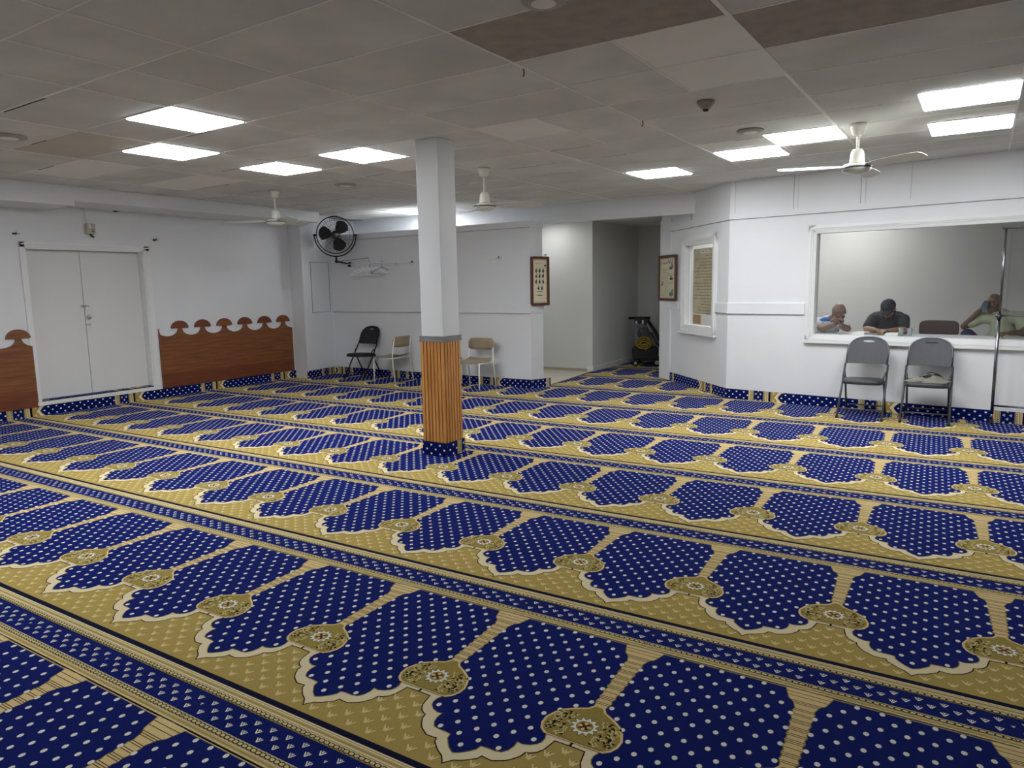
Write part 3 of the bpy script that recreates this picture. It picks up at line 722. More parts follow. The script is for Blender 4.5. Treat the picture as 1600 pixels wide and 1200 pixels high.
o = MB().tube([ENT((.24, .03, 1.955)), ENT((.26, .045, 1.965)), ENT((.29, .03, 1.955)), ENT((.26, .015, 1.95))], .006, closed=True).build('picture_hook', steel); tag(o, 'small metal ring above the framed poster on the partition end', 'hook')
bpy.data.objects['framed_poster.001'].location += Vector((-.745, -.667, 0))*.02

# ------------------------------------------------------------------ coat rail and hangers on the partition
t = empty('coat_rail', HWT((1.2, 0, 1.93))); tag(t, 'thin white coat rail fixed along the far partition wall', 'rail'); T = loc(HWT, t)
MB().tube([T((.30, .10, 1.935)), T((2.0, .10, 1.925))], .007).build('rod', gloss, t)
for s in (.62, 1.62, 1.98):
    mb = MB(); mb.box((s-.012, 0, 1.86), (s+.012, .008, 1.98), 0, T); mb.tube([T((s, 0, 1.93)), T((s, .11, 1.93))], .006); mb.tube([T((s, 0, 1.87)), T((s, .1, 1.925))], .004); mb.build('bracket', gloss, t)
MB().ell((0, 0, 0), (.016,)*3, T=lambda p: T((2.02, .10, 1.925))+Vector(p)).build('end_knob', black, t)
def hanger(x, tilt, label, wire=False, s=1.0):
    t = empty('coat_hanger', HWT((x, .10, 1.93)), math.atan2(-.0357, 1)+tilt); tag(t, label, 'coat hanger', 'hangers on the coat rail')
    mb = MB(); mb.tube([(.0+.02*math.cos(a), 0, .012+.02*math.sin(a)) for a in np.linspace(PI*.9, -PI*.45, 8)]+[(0, 0, -.03), (0, 0, -.07)], .0028, 6); mb.build('hook', steel if wire else gloss, t)
    mb = MB(); w = .21*s; r = .005 if wire else .010
    mb.tube([(-w, 0, -.19*s), (-.12*s, 0, -.125*s), (0, 0, -.07), (.12*s, 0, -.125*s), (w, 0, -.19*s)], r, 6); mb.tube([(-w, 0, -.19*s), (0, 0, -.195*s), (w, 0, -.19*s)], r, 6)
    mb.build('shoulder_bar', steel if wire else mat('bright_white_plastic', (250, 250, 250), .3), t)
    return t
for i, (x, ti) in enumerate([(.90, .9), (1.02, .7), (1.12, .5), (1.21, .4)]):
    hanger(x, ti, ['white plastic hanger, leftmost on the coat rail, twisted outwards', 'white plastic hanger, second from left on the coat rail', 'white plastic hanger, middle of the bunch on the coat rail', 'white plastic hanger just left of the dark one on the rail'][i])
hanger(1.36, 1.1, 'dark wire hanger at the right of the bunch on the rail', True, .95)
t = empty('wall_hook_rack', HWT((3.65, 0, 1.92))); tag(t, 'small pale wall hook on the partition, right of the pillar', 'hook'); T = loc(HWT, t)
mb = MB(); mb.box((3.43, 0, 1.895), (3.50, .02, 1.905), 0, T); mb.box((3.66, 0, 1.88), (3.70, .012, 1.95), 0, T); mb.tube([T((3.68, .01, 1.93)), T((3.68, .06, 1.93)), T((3.68, .065, 1.95))], .005); mb.tube([T((3.5, .02, 1.91)), T((3.66, .02, 1.93))], .003)
mb.build('hook_plate', gloss, t)
MB().ell((0, 0, 0), (.012,)*3, T=lambda p: T((3.69, .065, 1.94))+Vector(p)).build('hook_tip', steel, t)

# ------------------------------------------------------------------ black wall fan
def wall_fan():
    c = Vector((-8.92, 8.80, 2.415)); t = empty('wall_fan', (-8.86, 8.80, 2.415)); t.location = c
    tag(t, 'round black caged wall fan mounted high in the far left corner', 'wall fan')
    ax = Vector((8.6, -8.6, -1.0)).normalized(); sx = Vector((0, 0, 1)).cross(ax).normalized(); sy = ax.cross(sx)
    F = lambda p: sx*p[0]+sy*p[2]+ax*p[1]     # local (right, out, up)
    R = .305; mb = MB()
    def ring(r, d, w, n=40): mb.tube([F((r*math.cos(2*PI*i/n), d, r*math.sin(2*PI*i/n))) for i in range(n)], w, 6, closed=True)
    ring(R, 0, .009); ring(R, .05, .006); ring(R*.8, .085, .002); ring(R*.55, .098, .002); ring(R*.3, .105, .003)
    for i in range(44):
        a = 2*PI*i/44; mb.tube([F((R*k*math.cos(a+.25*(1-k)), d, R*k*math.sin(a+.25*(1-k)))) for k, d in ((.2, .105), (.55, .098), (.8, .085), (1, .05))], .0018, 4)
    for i in range(20):
        a = 2*PI*i/20; mb.tube([F((R*k*math.cos(a), d, R*k*math.sin(a))) for k, d in ((.2, -.09), (.6, -.075), (1, 0))], .0018, 4)
    mb.build('cage', blackm, t)
    mb = MB()
    for k in range(3):
        a0 = math.radians(50+120*k); pts = []
        for i in range(18):
            b = 2*PI*i/18; x = .165+.108*math.cos(b); y = .106*math.sin(b)*(1.12 if math.cos(b) > 0 else .9); pts.append((x*math.cos(a0)-y*math.sin(a0), x*math.sin(a0)+y*math.cos(a0), .018*math.sin(b)))
        vs = [F((p[0], .02+p[2], p[1])) for p in pts]+[F((p[0], .026+p[2], p[1])) for p in pts]; n = 18
        mb.add(vs, [tuple(range(n)), tuple(range(2*n-1, n-1, -1))]+[(i, (i+1) % n, n+(i+1) % n, n+i) for i in range(n)])
    mb.build('fan_blades', black, t)
    mb = MB(); mb.lathe([(.001, -.14), (.07, -.14), (.075, -.05), (.06, .0), (.055, .04), (.001, .05)], T=lambda p: F((p[0], p[2], p[1]))); mb.build('motor', blackm, t)
    mb = MB(); mb.lathe([(.001, .108), (.045, .106), (.045, .112), (.001, .116)], T=lambda p: F((p[0], p[2], p[1]))); mb.build('badge', mat('fan_badge', (90, 92, 98), .4, metal=.5), t)
    mb = MB(); mb.tube([F(((R+.035)*math.cos(a), 0, (R+.05)*math.sin(a))) for a in np.linspace(PI, 2*PI, 26)], .011, 6)
    for s in (-1, 1): mb.tube([F((s*(R-.01), 0, 0)), F((s*(R+.055), 0, 0))], .018, 8)
    mb.build('yoke', blackm, t)
    b = F((0, 0, -R-.05)); wp = HWT((.50, 0, 1.93))-c
    mb = MB(); mb.tube([b, b+Vector((0, 0, -.075))], .017, 8); mb.ell(b+Vector((0, 0, -.085)), (.03, .03, .028)); e = b+Vector((0, 0, -.09)); mb.tube([e, (e*.45+wp*.55)+Vector((0, 0, .01)), wp], .015, 8); mb.build('arm', blackm, t)
    mb = MB(); mb.box((.465, 0, 1.89), (.535, .015, 1.97), 0, lambda p: HWT(p)-c); mb.build('wall_plate', blackm, t)
    mb = MB(); mb.tube([e, HWT((.98, .02, 2.03))-c, HWT((.99, .01, 1.9))-c, HWT((1.03, .02, 1.78))-c], .004, 5); mb.build('power_cord', black, t)
wall_fan()

# ------------------------------------------------------------------ ceiling fans
fanw = mat('fan_white', (222, 222, 212), .3)
def ceiling_fan(x, y, hubz, a0, label, R=.62):
    t = empty('ceiling_fan', (x, y, H)); tag(t, label, 'ceiling fan', 'white ceiling fans'); h = hubz-H
    MB().lathe([(.001, -.003), (.062, -.003), (.06, -.03), (.045, -.085), (.018, -.10), (.001, -.10)]).build('canopy', fanw, t)
    MB().tube([(0, 0, -.09), (0, 0, h+.15)], .012, 12).build('downrod', fanw, t)
    MB().lathe([(.001, h+.165), (.035, h+.165), (.05, h+.14), (.058, h+.06), (.058, h+.055), (.001, h+.055)]).build('motor_housing', fanw, t)
    MB().lathe([(.001, h+.05), (.10, h+.045), (.118, h+.02), (.105, h-.01), (.06, h-.03), (.001, h-.034)]).build('hub', fanw, t)
    MB().lathe([(.119, h+.022), (.121, h+.016), (.118, h+.012)]).build('hub_band', steel, t)
    for k in range(3):
        mb = MB(); a = a0+2*PI*k/3
        prof = [(.08, .024), (.14, .03), (.2, .048), (.35, .058), (.52, .062), (.6, .052), (R, .028)]; vs = []; n = len(prof)
        for top in (0, 1):
            for sgn in (-1, 1):
                for r, wd in prof: vs.append((r, sgn*wd, h+.028-sgn*wd*.30+(.004 if top else 0)-.01*(r/R)))
        rot = lambda p: (p[0]*math.cos(a)-p[1]*math.sin(a), p[0]*math.sin(a)+p[1]*math.cos(a), p[2])
        fs = []
        for i in range(n-1): fs += [(i, i+1, n+i+1, n+i), (2*n+i, 3*n+i, 3*n+i+1, 2*n+i+1), (i, 2*n+i, 2*n+i+1, i+1), (n+i, n+i+1, 3*n+i+1, 3*n+i)]
        fs += [(0, n, 3*n, 2*n), (n-1, 3*n-1, 4*n-1, 2*n-1)]
        mb.add([rot(p) for p in vs], fs); mb.build('blade', fanw, t)
    return t
ceiling_fan(-.734, 6.596, 2.405, math.radians(203), 'white three-bladed ceiling fan nearest, in front of the big window')
ceiling_fan(-4.353, 6.516, 2.35, math.radians(20), 'white ceiling fan just right of the square pillar')
ceiling_fan(-7.42, 6.298, 2.36, math.radians(100), 'white ceiling fan furthest left, beyond the left ceiling lights')
# round ceiling fittings
for x, y, r, lb in ((-1.527, 6.306, .11, 'round beige ceiling vent cover near the smoke detector'), (-6.363, 6.494, .13, 'round beige ceiling vent cover between the left and middle fans'), (-6.50, 2.90, .13, 'round ceiling vent cover cut by the left edge of the photo'), (-1.62, 2.93, .10, 'round white ceiling vent cover at the top edge of the photo')):
    t = empty('ceiling_vent', (x, y, H)); tag(t, lb, 'ceiling vent', 'round ceiling vents')
    MB().lathe([(.001, -.004), (r, -.004), (r, -.012), (r*.9, -.02), (.001, -.022)], n=36).build('disc', mat('vent_beige', (170, 165, 156), .5), t)
    MB().lathe([(r*.55, -.0215), (r*.55, -.024), (r*.5, -.024)], n=36).build('inner_ring', tee, t)
t = empty('smoke_detector', (-1.553, 5.141, H)); tag(t, 'beige cone-shaped smoke detector on the ceiling', 'smoke detector')
MB().lathe([(.001, -.003), (.062, -.003), (.062, -.016), (.028, -.055), (.001, -.056)], n=28).build('body', mat('detector_beige', (168, 158, 146), .5, noise=.2, nscale=30), t)
MB().lathe([(.001, -.054), (.02, -.055), (.018, -.068), (.001, -.07)], n=20).build('sensor_cap', mat('dark_brown_plastic', (60, 44, 38), .5), t)
for x, y, lb in ((-2.216, 3.757, 'rusty hook hanging from the ceiling grid above the pillar'), (-2.136, 5.433, 'small rusty clip on the ceiling grid, left of the smoke detector')):
    o = MB().tube([(0, 0, 0), (.004, 0, -.02), (0, .004, -.035), (-.008, .004, -.04)], .004, 6).build('ceiling_hook', mat('rust', (110, 62, 44), .8)); o.location = (x, y, H-.002); tag(o, lb, 'hook')

# ------------------------------------------------------------------ chairs
def folding_chair(name, loc, rz, pad, tube_m, label, group=None):
    t = empty(name, loc, rz); tag(t, label, 'folding chair', group)
    w = .222
    for s in (-1, 1):
        MB().tube([(s*w, -.235, .012), (s*w*.985, -.05, .30), (s*w*.97, .12, .575)], .0115, 8).build('front_leg', tube_m, t)
        MB().tube([(s*(w-.025), .235, .012), (s*(w-.025), .12, .22), (s*(w-.03), -.0, .44), (s*(w-.012), .055, .50)], .0105, 8).build('rear_leg', tube_m, t)
        MB().lathe([(.001, 0), (.016, 0), (.015, .03), (.001, .03)], T=lambda p: (s*w+p[0], -.235+p[1], p[2]), n=10).build('rubber_foot', black, t)
        MB().lathe([(.001, 0), (.015, 0), (.014, .03), (.001, .03)], T=lambda p: (s*(w-.025)+p[0], .235+p[1], p[2]), n=10).build('rubber_foot', black, t)
    mb = MB(); mb.tube([(-w, -.175, .105), (w, -.175, .105)], .007); mb.build('front_crossbar', tube_m, t)
    mb = MB(); mb.tube([(-w+.02, .185, .10), (w-.02, .185, .10)], .007); mb.build('rear_crossbar', tube_m, t)
    # back: hoop and padded panel with a grip slot
    def arch(e=0, n=18):
        P = [(-(.205-e), .575+e)]; 
        for i in range(n+1):
            a = PI-PI*i/n; P.append(((.205-e)*math.copysign(abs(math.cos(a))**.8, math.cos(a)), .70+(.165-e)*math.sin(a)**.8))
        return P+[((.205-e), .575+e)]
    bk = lambda p: (p[0], .12+(p[2]-.575)*.42+p[1]+.03*(1-(p[0]/.2)**2)*.6, p[2])
    mb = MB(); mb.tube([bk((a, 0, b)) for a, b in arch()], .011, 8); mb.build('back_hoop', tube_m, t)
    mb = MB(); A = arch(.006, 24); slot = [(.062*math.cos(2*PI*i/16), .824+.012*math.sin(2*PI*i/16)) for i in range(16)]
    # panel built in columns so that the slot stays open
    xs = sorted({round(x, 5) for x in list(np.linspace(-.198, .198, 31))+[-.062, .062, -.05, .05]})
    def top(x): return .70+.159*max(0, 1-(abs(x)/.199)**2.5)**.42
    def ptz(x, ys): return [(x, y) for y in ys]
    for x0, x1 in zip(xs, xs[1:]):
        xm = (x0+x1)/2
        def blk(za0, zb0, za1, zb1):
            vs = [bk((x0, -.014, za0)), bk((x1, -.014, za1)), bk((x1, -.014, zb1)), bk((x0, -.014, zb0)), bk((x0, .012, za0)), bk((x1, .012, za1)), bk((x1, .012, zb1)), bk((x0, .012, zb0))]
            mb.add(vs, [(0, 1, 2, 3), (7, 6, 5, 4), (0, 4, 5, 1), (3, 2, 6, 7), (1, 5, 6, 2), (0, 3, 7, 4)])
        if abs(xm) < .062:
            h0 = .012*math.sqrt(max(0, 1-(x0/.0621)**2)); h1 = .012*math.sqrt(max(0, 1-(x1/.0621)**2))
            blk(.578, .822-h0, .578, .822-h1); blk(.822+h0*.7, top(x0), .822+h1*.7, top(x1))
        else: blk(.578, top(x0), .578, top(x1))
    mb.build('backrest', pad, t)
    # seat
    mb = MB(); n = 32; o = []
    for i in range(n):
        a = 2*PI*i/n; x = .20*math.copysign(abs(math.cos(a))**.45, math.cos(a)); y = -.04+.20*math.copysign(abs(math.sin(a))**.5, math.sin(a)); o.append((x, y))
    rings = [(1.0, .378), (1.02, .395), (1.0, .415), (.93, .427), (.6, .436)]
    vs = []; fs = []
    for k, z in rings: vs += [(x*k, -.04+(y+.04)*k, z-(y+.04)*.03) for x, y in o]
    for r in range(len(rings)-1):
        for i in range(n): fs.append((r*n+i, r*n+(i+1) % n, (r+1)*n+(i+1) % n, (r+1)*n+i))
    fs += [tuple(range(n-1, -1, -1)), tuple((len(rings)-1)*n+i for i in range(n))]
    mb.add(vs, fs, 0, None, True); mb.build('seat', pad, t)
    return t
gpad = mat('grey_vinyl_pad', (54, 57, 63), .5, noise=.2, nscale=40, bump=.1, bscale=120)
gtube = mat('grey_tube', (84, 86, 92), .35, metal=.5)
bpad = mat('black_vinyl_pad', (20, 22, 30), .55, noise=.2, nscale=30)
btube = mat('black_tube', (18, 18, 24), .4, metal=.3)
folding_chair('folding_chair', (-.79, 8.665, .005), -.05, gpad, gtube, 'grey padded folding chair with an empty seat under the big window')
folding_chair('folding_chair', (-.18, 8.685, .005), -.03, gpad, gtube, 'grey padded folding chair under the big window with a jacket on its seat')
folding_chair('folding_chair', (-8.44, 8.83, .005), -.02, bpad, btube, 'black padded folding chair against the far partition wall')
# crumpled jacket
mb = MB(); nx, ny = 34, 26; vs = []; fs = []; r2 = random.Random(4); ph = [r2.uniform(0, 6.28) for _ in range(12)]
def jz(u, v):
    e = min(1, 3.2*min(u, 1-u, v, 1-v)+.0)
    z = .034+.018*math.sin(7*u+ph[0]+3*v)+.014*math.sin(13*u-6*v+ph[1])+.010*math.sin(19*v+9*u+ph[2])+.030*math.exp(-((u-.62)**2+(v-.7)**2)/.04)
    return max(.003, z)*e+.003
for top_ in (0, 1):
    for i in range(nx):
        for j in range(ny):
            u, v = i/(nx-1), j/(ny-1); a = 2*u-1; b = 2*v-1
            k = 1-.16*(abs(a*b)); X = a*.212*k+.012*math.sin(9*v+2); Yv = b*.165*k+.012*math.sin(8*u)
            vs.append((X, Yv, (jz(u, v) if top_ else .001)))
for t_ in (0, 1):
    for i in range(nx-1):
        for j in range(ny-1):
            a = t_*nx*ny+i*ny+j; q = (a, a+ny, a+ny+1, a+1); fs.append(q if t_ else q[::-1])
bd = [i*ny for i in range(nx)]+[(nx-1)*ny+j for j in range(1, ny)]+[i*ny+ny-1 for i in range(nx-2, -1, -1)]+[j for j in range(ny-2, 0, -1)]
for a, b in zip(bd, bd[1:]+bd[:1]): fs.append((a, b, b+nx*ny, a+nx*ny))
mb.add(vs, fs, 0, None, True)
o = mb.build('jacket', mat('khaki_cloth', (132, 128, 118), .85, noise=.25, nscale=14)); o.location = (-.18, 8.63, .437); o.rotation_euler = (0, 0, -.03)
tag(o, 'crumpled khaki grey jacket with black lining, lying on the grey chair seat', 'jacket')
mb = MB()
for c, a, L, wd in (((-.02, .02), .15, .13, .022), ((.08, .01), -.2, .09, .022), ((.03, .06), .1, .1, .012)):
    pts = [(c[0]+L*.5*math.cos(2*PI*i/14)*math.cos(a)-wd*math.sin(2*PI*i/14)*math.sin(a), c[1]+L*.5*math.cos(2*PI*i/14)*math.sin(a)+wd*math.sin(2*PI*i/14)*math.cos(a)) for i in range(14)]
    def zz_(x, y):
        u = (x/.212+1)/2; v = (y/.165+1)/2; return jz(min(max(u, 0), 1), min(max(v, 0), 1))
    vs = [(x, y, zz_(x, y)+.006) for x, y in pts]+[(c[0], c[1], zz_(*c)+.013)]
    mb.add(vs, [(i, (i+1) % 14, 14) for i in range(14)], 0, None, True)
mb.build('lining', mat('black_lining', (16, 16, 18), .6), o)
# beige stacking chairs
bshell = mat('beige_plastic', (158, 142, 116), .5, noise=.12, nscale=5); wtube = mat('white_tube', (232, 230, 222), .35)
def shell_chair(loc, rz, label):
    t = empty('stacking_chair', loc, rz); tag(t, label, 'chair', 'beige plastic chairs')
    for s in (-1, 1):
        MB().tube([(s*.225, -.215, .01), (s*.222, -.205, .395)], .011, 8).build('front_leg', wtube, t)
        MB().tube([(s*.235, .225, .01), (s*.222, .175, .40), (s*.212, .19, .56), (s*.205, .215, .72)], .011, 8).build('rear_leg', wtube, t)
    mb = MB(); mb.tube([(-.222, -.205, .392), (.222, -.205, .392), (.222, .175, .392), (-.222, .175, .392)], .010, 8, closed=True); mb.build('seat_frame', wtube, t)
    mb = MB(); nx, ny = 12, 14; vs = []; fs = []
    for k in (0, 1):
        for j in range(ny):
            v = j/(ny-1); y = -.235+v*.435; z = .425-.028*math.sin(PI*min(1, v*1.1))+(.02*(v-.85)/.15 if v > .85 else 0)-(.02*(1-v/.12) if v < .12 else 0)
            for i in range(nx):
                a = 2*i/(nx-1)-1; x = a*.218*(1-.08*(v > .9)); vs.append((x, y, z+.012*a*a-(0 if k else .009)))
        for j in range(ny-1):
            for i in range(nx-1):
                q = k*nx*ny+j*nx+i; f = (q, q+1, q+nx+1, q+nx); fs.append(f if k else f[::-1])
    bd = [i for i in range(nx)]+[j*nx+nx-1 for j in range(1, ny)]+[(ny-1)*nx+i for i in range(nx-2, -1, -1)]+[j*nx for j in range(ny-2, 0, -1)]
    for a, b in zip(bd, bd[1:]+bd[:1]): fs.append((a, b, b+nx*ny, a+nx*ny))
    mb.add(vs, fs, 0, None, True); mb.build('seat', bshell, t)
    mb = MB(); vs = []; fs = []; n = 24
    def bz(x, z): return .20+(z-.56)*.16+.028*(1-(x/.22)**2)
    o_ = []
    for i in range(n):
        a = 2*PI*i/n; o_.append((.222*math.copysign(abs(math.cos(a))**.35, math.cos(a)), .655+.088*math.copysign(abs(math.sin(a))**.4, math.sin(a))))
    for dd in (-.012, .0):
        vs += [(x, bz(x, z)+dd-.012, z) for x, z in o_]; vs += [(x*.5, bz(x*.5, .655)+dd-.012, .655+(z-.655)*.5) for x, z in o_]
    for i in range(n):
        j = (i+1) % n; fs += [(i, j, n+j, n+i), (2*n+j, 2*n+i, 3*n+i, 3*n+j), (i, 2*n+i, 2*n+j, j)]
    fs += [tuple(n+i for i in range(n)), tuple(3*n+i for i in range(n-1, -1, -1))]
    mb.add(vs, fs, 0, None, True); mb.build('backrest', bshell, t)
    return t
shell_chair((-7.73, 8.77, .005), -PI/2+.03, 'beige plastic chair with white legs, side-on beside the black folding chair')
shell_chair((-6.01, 8.62, .005), 0.02, 'beige plastic chair with white legs, just right of the pillar')
shell_chair((-6.67, 8.69, .005), PI/2, 'beige plastic chair almost wholly hidden behind the pillar, one white leg showing')

# ------------------------------------------------------------------ garment rack
t = empty('garment_rack', (.405, 8.70, .005), -.10); tag(t, 'chrome garment rack on wheels at the right edge of the photo', 'garment rack')
L_ = 1.15
for x in (0, L_):
    MB().tube([(x, 0, .12), (x, 0, 1.10)], .015, 12).build('lower_post', rackm, t); MB().tube([(x+.004, 0, 1.08), (x+.004, 0, 1.985)], .011, 12).build('upper_post', rackm, t)
    MB().lathe([(.001, 1.09), (.022, 1.09), (.022, 1.14), (.001, 1.14)], n=14, T=lambda p: (x+p[0], p[1], p[2])).build('clamp', steel, t)
    MB().tube([(x, -.0, .20), (x, 0, .13), (x, -.13, .10), (x, -.16, .085)], .010).build('foot', rackm, t) if x else MB().tube([(x, 0, .12), (x, 0, .06)], .012).build('caster_stem', rackm, t)
    mb = MB(); mb.lathe([(.001, -.012), (.026, -.012), (.028, 0), (.026, .012), (.001, .012)], T=lambda p: (x+p[2], p[0], .03+p[1]), n=18); mb.box((x-.018, -.02, .03), (x-.013, .02, .066)); mb.box((x+.013, -.02, .03), (x+.018, .02, .066)); mb.build('caster', black, t)
MB().tube([(-.03, 0, 1.995), (L_+.03, 0, 1.995)], .013, 12).build('hanging_rail', rackm, t)
MB().tube([(-.02, 0, 1.125), (L_, 0, 1.125)], .010, 12).build('middle_rail', rackm, t)
MB().tube([(0, 0, .205), (L_, 0, .205)], .010, 12).build('bottom_rail', rackm, t)
MB().ell((-.02, 0, 1.125), (.018, .018, .018)).build('clamp_knob', rackm, t)

# ------------------------------------------------------------------ carpet extractor with yellow hose
t = empty('carpet_cleaner', (-4.86, 12.55, .005), .32); tag(t, 'grey and black wheeled carpet cleaning machine parked in the dark hall', 'cleaning machine')
gshell = mat('smoky_grey_plastic', (112, 114, 120), .35, noise=.15, nscale=8)
mb = MB(); mb.prism([(-.20, .12), (.24, .12), (.25, .30), (.20, .34), (-.22, .34)], -.22, .22); mb.build('base', black, t, .02)
mb = MB(); mb.prism([(-.205, .34), (.18, .34), (.10, .60), (.02, .76), (-.19, .78)], -.17, .17); mb.build('tank', gshell, t, .03)
mb = MB(); mb.lathe([(.001, -.175), (.105, -.175), (.11, -.2), (.08, -.21), (.001, -.21)], T=lambda p: (-.01+p[0], p[2], .60+p[1])); mb.build('recovery_dome', mat('dark_clear_plastic', (60, 64, 72), .15), t)
mb = MB(); mb.tube([(-.30, 0, .875), (.10, 0, .875)], .028, 10); mb.box((-.19, -.05, .74), (.04, .05, .87)); mb.build('handle', black, t)
mb = MB(); mb.box((-.17, -.055, .76), (-.13, -.05, .82)); mb.box((-.05, -.055, .76), (-.02, -.05, .84)); mb.build('switch_panel', chrome, t)
mb = MB(); mb.tube([(.05, -.05, .84), (.20, -.06, .62), (.33, -.06, .36), (.36, -.06, .30)], [.03, .034, .03, .028], 10); mb.build('front_arm', black, t)
mb = MB(); mb.tube([(.12, -.10, .62), (.24, -.10, .40), (.30, -.1, .33)], .022, 8); mb.build('arm_tube', steel, t)
mb = MB(); mb.tube([(-.12, -.19, .74), (-.06, -.21, .62), (.03, -.22, .46), (.05, -.21, .38)], .009, 6); mb.build('spray_hose', mat('dark_red_hose', (110, 70, 64), .6), t)
for x in (-.17, .22):
    for s in (-1, 1):
        mb = MB(); r = .07 if x > 0 else .055
        mb.lathe([(.001, -.02), (r, -.02), (r, .02), (.001, .02)], T=lambda p: (x+.02+p[0], s*.235+p[2], r+p[1]), n=24); mb.build('wheel', mat('rubber', (28, 28, 32), .7), t)
        mb = MB(); mb.lathe([(.001, -.024), (r*.55, -.024), (r*.55, .024), (.001, .024)], T=lambda p: (x+.02+p[0], s*.235+p[2], r+p[1]), n=18); mb.build('wheel_hub', mat('hub_grey', (170, 172, 176), .4), t)
mb = MB(); rr = random.Random(8)
mb.tube([((.065+.075*((i//30)%3)/2)*(1+.05*math.sin(i*1.3))*math.cos(2*PI*i/30), -.235-.010*(i//30)-.004*math.sin(i), .43+(.03+.075*((i//30)%3)/2)*(1+.08*math.sin(i*.61))*math.sin(2*PI*i/30)) for i in range(30*7)]+[(.05, -.3, .33), (.03, -.3, .29)], .013, 6)
o = mb.build('coiled_hose', mat('mustard_hose', (168, 140, 48), .5, noise=.2, nscale=20)); o.location = (-4.86, 12.55, .005); o.rotation_euler = (0, 0, .32); tag(o, 'coiled mustard yellow hose hung on the carpet cleaning machine', 'hose')

# ------------------------------------------------------------------ people behind the window
def bake(mb, name, vox, m, parent, smooth=2):
    me = mb.mesh(name+'_tmp'); o = bpy.data.objects.new(name+'_tmp', me); COL.objects.link(o)
    r = o.modifiers.new('r', 'REMESH'); r.mode = 'VOXEL'; r.voxel_size = vox; r.use_smooth_shade = True
    s = o.modifiers.new('s', 'SMOOTH'); s.factor = .5; s.iterations = smooth
    dg = bpy.context.evaluated_depsgraph_get(); me2 = bpy.data.meshes.new_from_object(o.evaluated_get(dg)); me2.name = name
    bpy.data.objects.remove(o); bpy.data.meshes.remove(me)
    me2.materials.clear(); me2.materials.append(m)
    ob = bpy.data.objects.new(name, me2); COL.objects.link(ob)
    if parent is not None: ob.parent = parent
    return ob
def cone(mb, a, b, ra, rb, n=14):
    a = Vector(a); b = Vector(b); mb.tube([a, b], [ra, rb], n); mb.ell(a, (ra,)*3, 12, 8); mb.ell(b, (rb,)*3, 12, 8)
def limb(mb, pts, rs):
    for i in range(len(pts)-1): cone(mb, pts[i], pts[i+1], rs[i], rs[i+1])
def hand(mb, w, d, pn, curl=.6, thumb=1):
    """w wrist, d direction of the palm, pn palm normal (towards which the fingers curl)"""
    w = Vector(w); d = Vector(d).normalized(); pn = Vector(pn); pn = (pn-d*pn.dot(d)).normalized(); sd = d.cross(pn)
    for k in range(4):
        o = (k-1.5)*.0205; base = w+d*.085+sd*o; st = w+d*.012+sd*o*.6
        cone(mb, st, base, .013, .0105, 10)
        L = (.036, .043, .040, .031)[k]; a = curl*(.8+.12*k)
        p1 = base+(d*math.cos(a)+pn*math.sin(a))*L; p2 = p1+(d*math.cos(a*2)+pn*math.sin(a*2))*L*.7; p3 = p2+(d*math.cos(a*2.7)+pn*math.sin(a*2.7))*L*.5
        limb(mb, [base, p1, p2, p3], [.0100, .0092, .0085, .0075])
    tb_ = w+d*.03+sd*thumb*.028; t1 = tb_+(d*.6+sd*thumb*.7+pn*.35).normalized()*.036; t2 = t1+(d*.8+sd*thumb*.2+pn*.5).normalized()*.03
    limb(mb, [w+d*.012+sd*thumb*.012, tb_, t1, t2], [.016, .0145, .011, .009])
def head(mb, c, f, u, s=1.0):
    """c centre, f facing direction, u up of the head"""
    f = Vector(f).normalized(); u = Vector(u); u = (u-f*u.dot(f)).normalized(); r = f.cross(u)
    P = lambda a, b, cc: Vector(c)+r*a*s+f*b*s+u*cc*s
    R3 = Matrix((r, f, u)).transposed()
    mb.ell(P(0, -.012, .028), (.074*s, .092*s, .084*s), 20, 14, R=R3)      # skull
    mb.ell(P(0, .022, -.035), (.058*s, .062*s, .072*s), 16, 12, R=R3)      # face
    mb.ell(P(0, .052, -.088), (.026*s, .024*s, .020*s), 12, 8, R=R3)       # chin
    for q in (-1, 1):
        mb.ell(P(q*.038, .050, -.030), (.020*s, .022*s, .020*s), 10, 8, R=R3)   # cheek
        mb.ell(P(q*.052, .005, -.062), (.014*s, .03*s, .026*s), 10, 8, R=R3)    # jaw
        mb.ell(P(q*.078, -.008, -.008), (.009*s, .018*s, .030*s), 10, 8, R=R3)  # ear
        mb.ell(P(q*.028, .075, .018), (.022*s, .012*s, .0075*s), 10, 6, R=R3)   # brow
    cone(mb, P(0, .080, .008), P(0, .104, -.030), .0085*s, .0125*s, 8)      # nose
    for q in (-1, 1): mb.ell(P(q*.010, .094, -.032), (.007*s, .009*s, .007*s), 8, 6, R=R3)
    mb.ell(P(0, .083, -.056), (.024*s, .010*s, .006*s), 10, 6, R=R3); mb.ell(P(0, .081, -.067), (.020*s, .010*s, .0065*s), 10, 6, R=R3)
    return P, R3
def face_parts(P, R3, t, s, lip, brow):
    eye = mat('eye_white', (205, 198, 188), .3); pup = mat('pupil', (24, 18, 14), .3)
    for q in (-1, 1):
        MB().ell(P(q*.028, .071, .002), (.013*s, .010*s, .0065*s), 12, 8, R=R3).build('eye', eye, t); 
        mb = MB(); mb.ell(P(q*.028, .0795, .000), (.0052*s, .003*s, .0052*s), 10, 6, R=R3); mb.build('pupil', pup, t)
        MB().ell(P(q*.029, .0835, .021), (.018*s, .0045*s, .0035*s), 10, 6, R=R3).build('eyebrow', mat(brow[0], brow[1], .9), t)
    MB().ell(P(0, .0915, -.0615), (.021*s, .003*s, .003*s), 10, 6, R=R3).build('mouth', mat(lip[0], lip[1], .6), t)
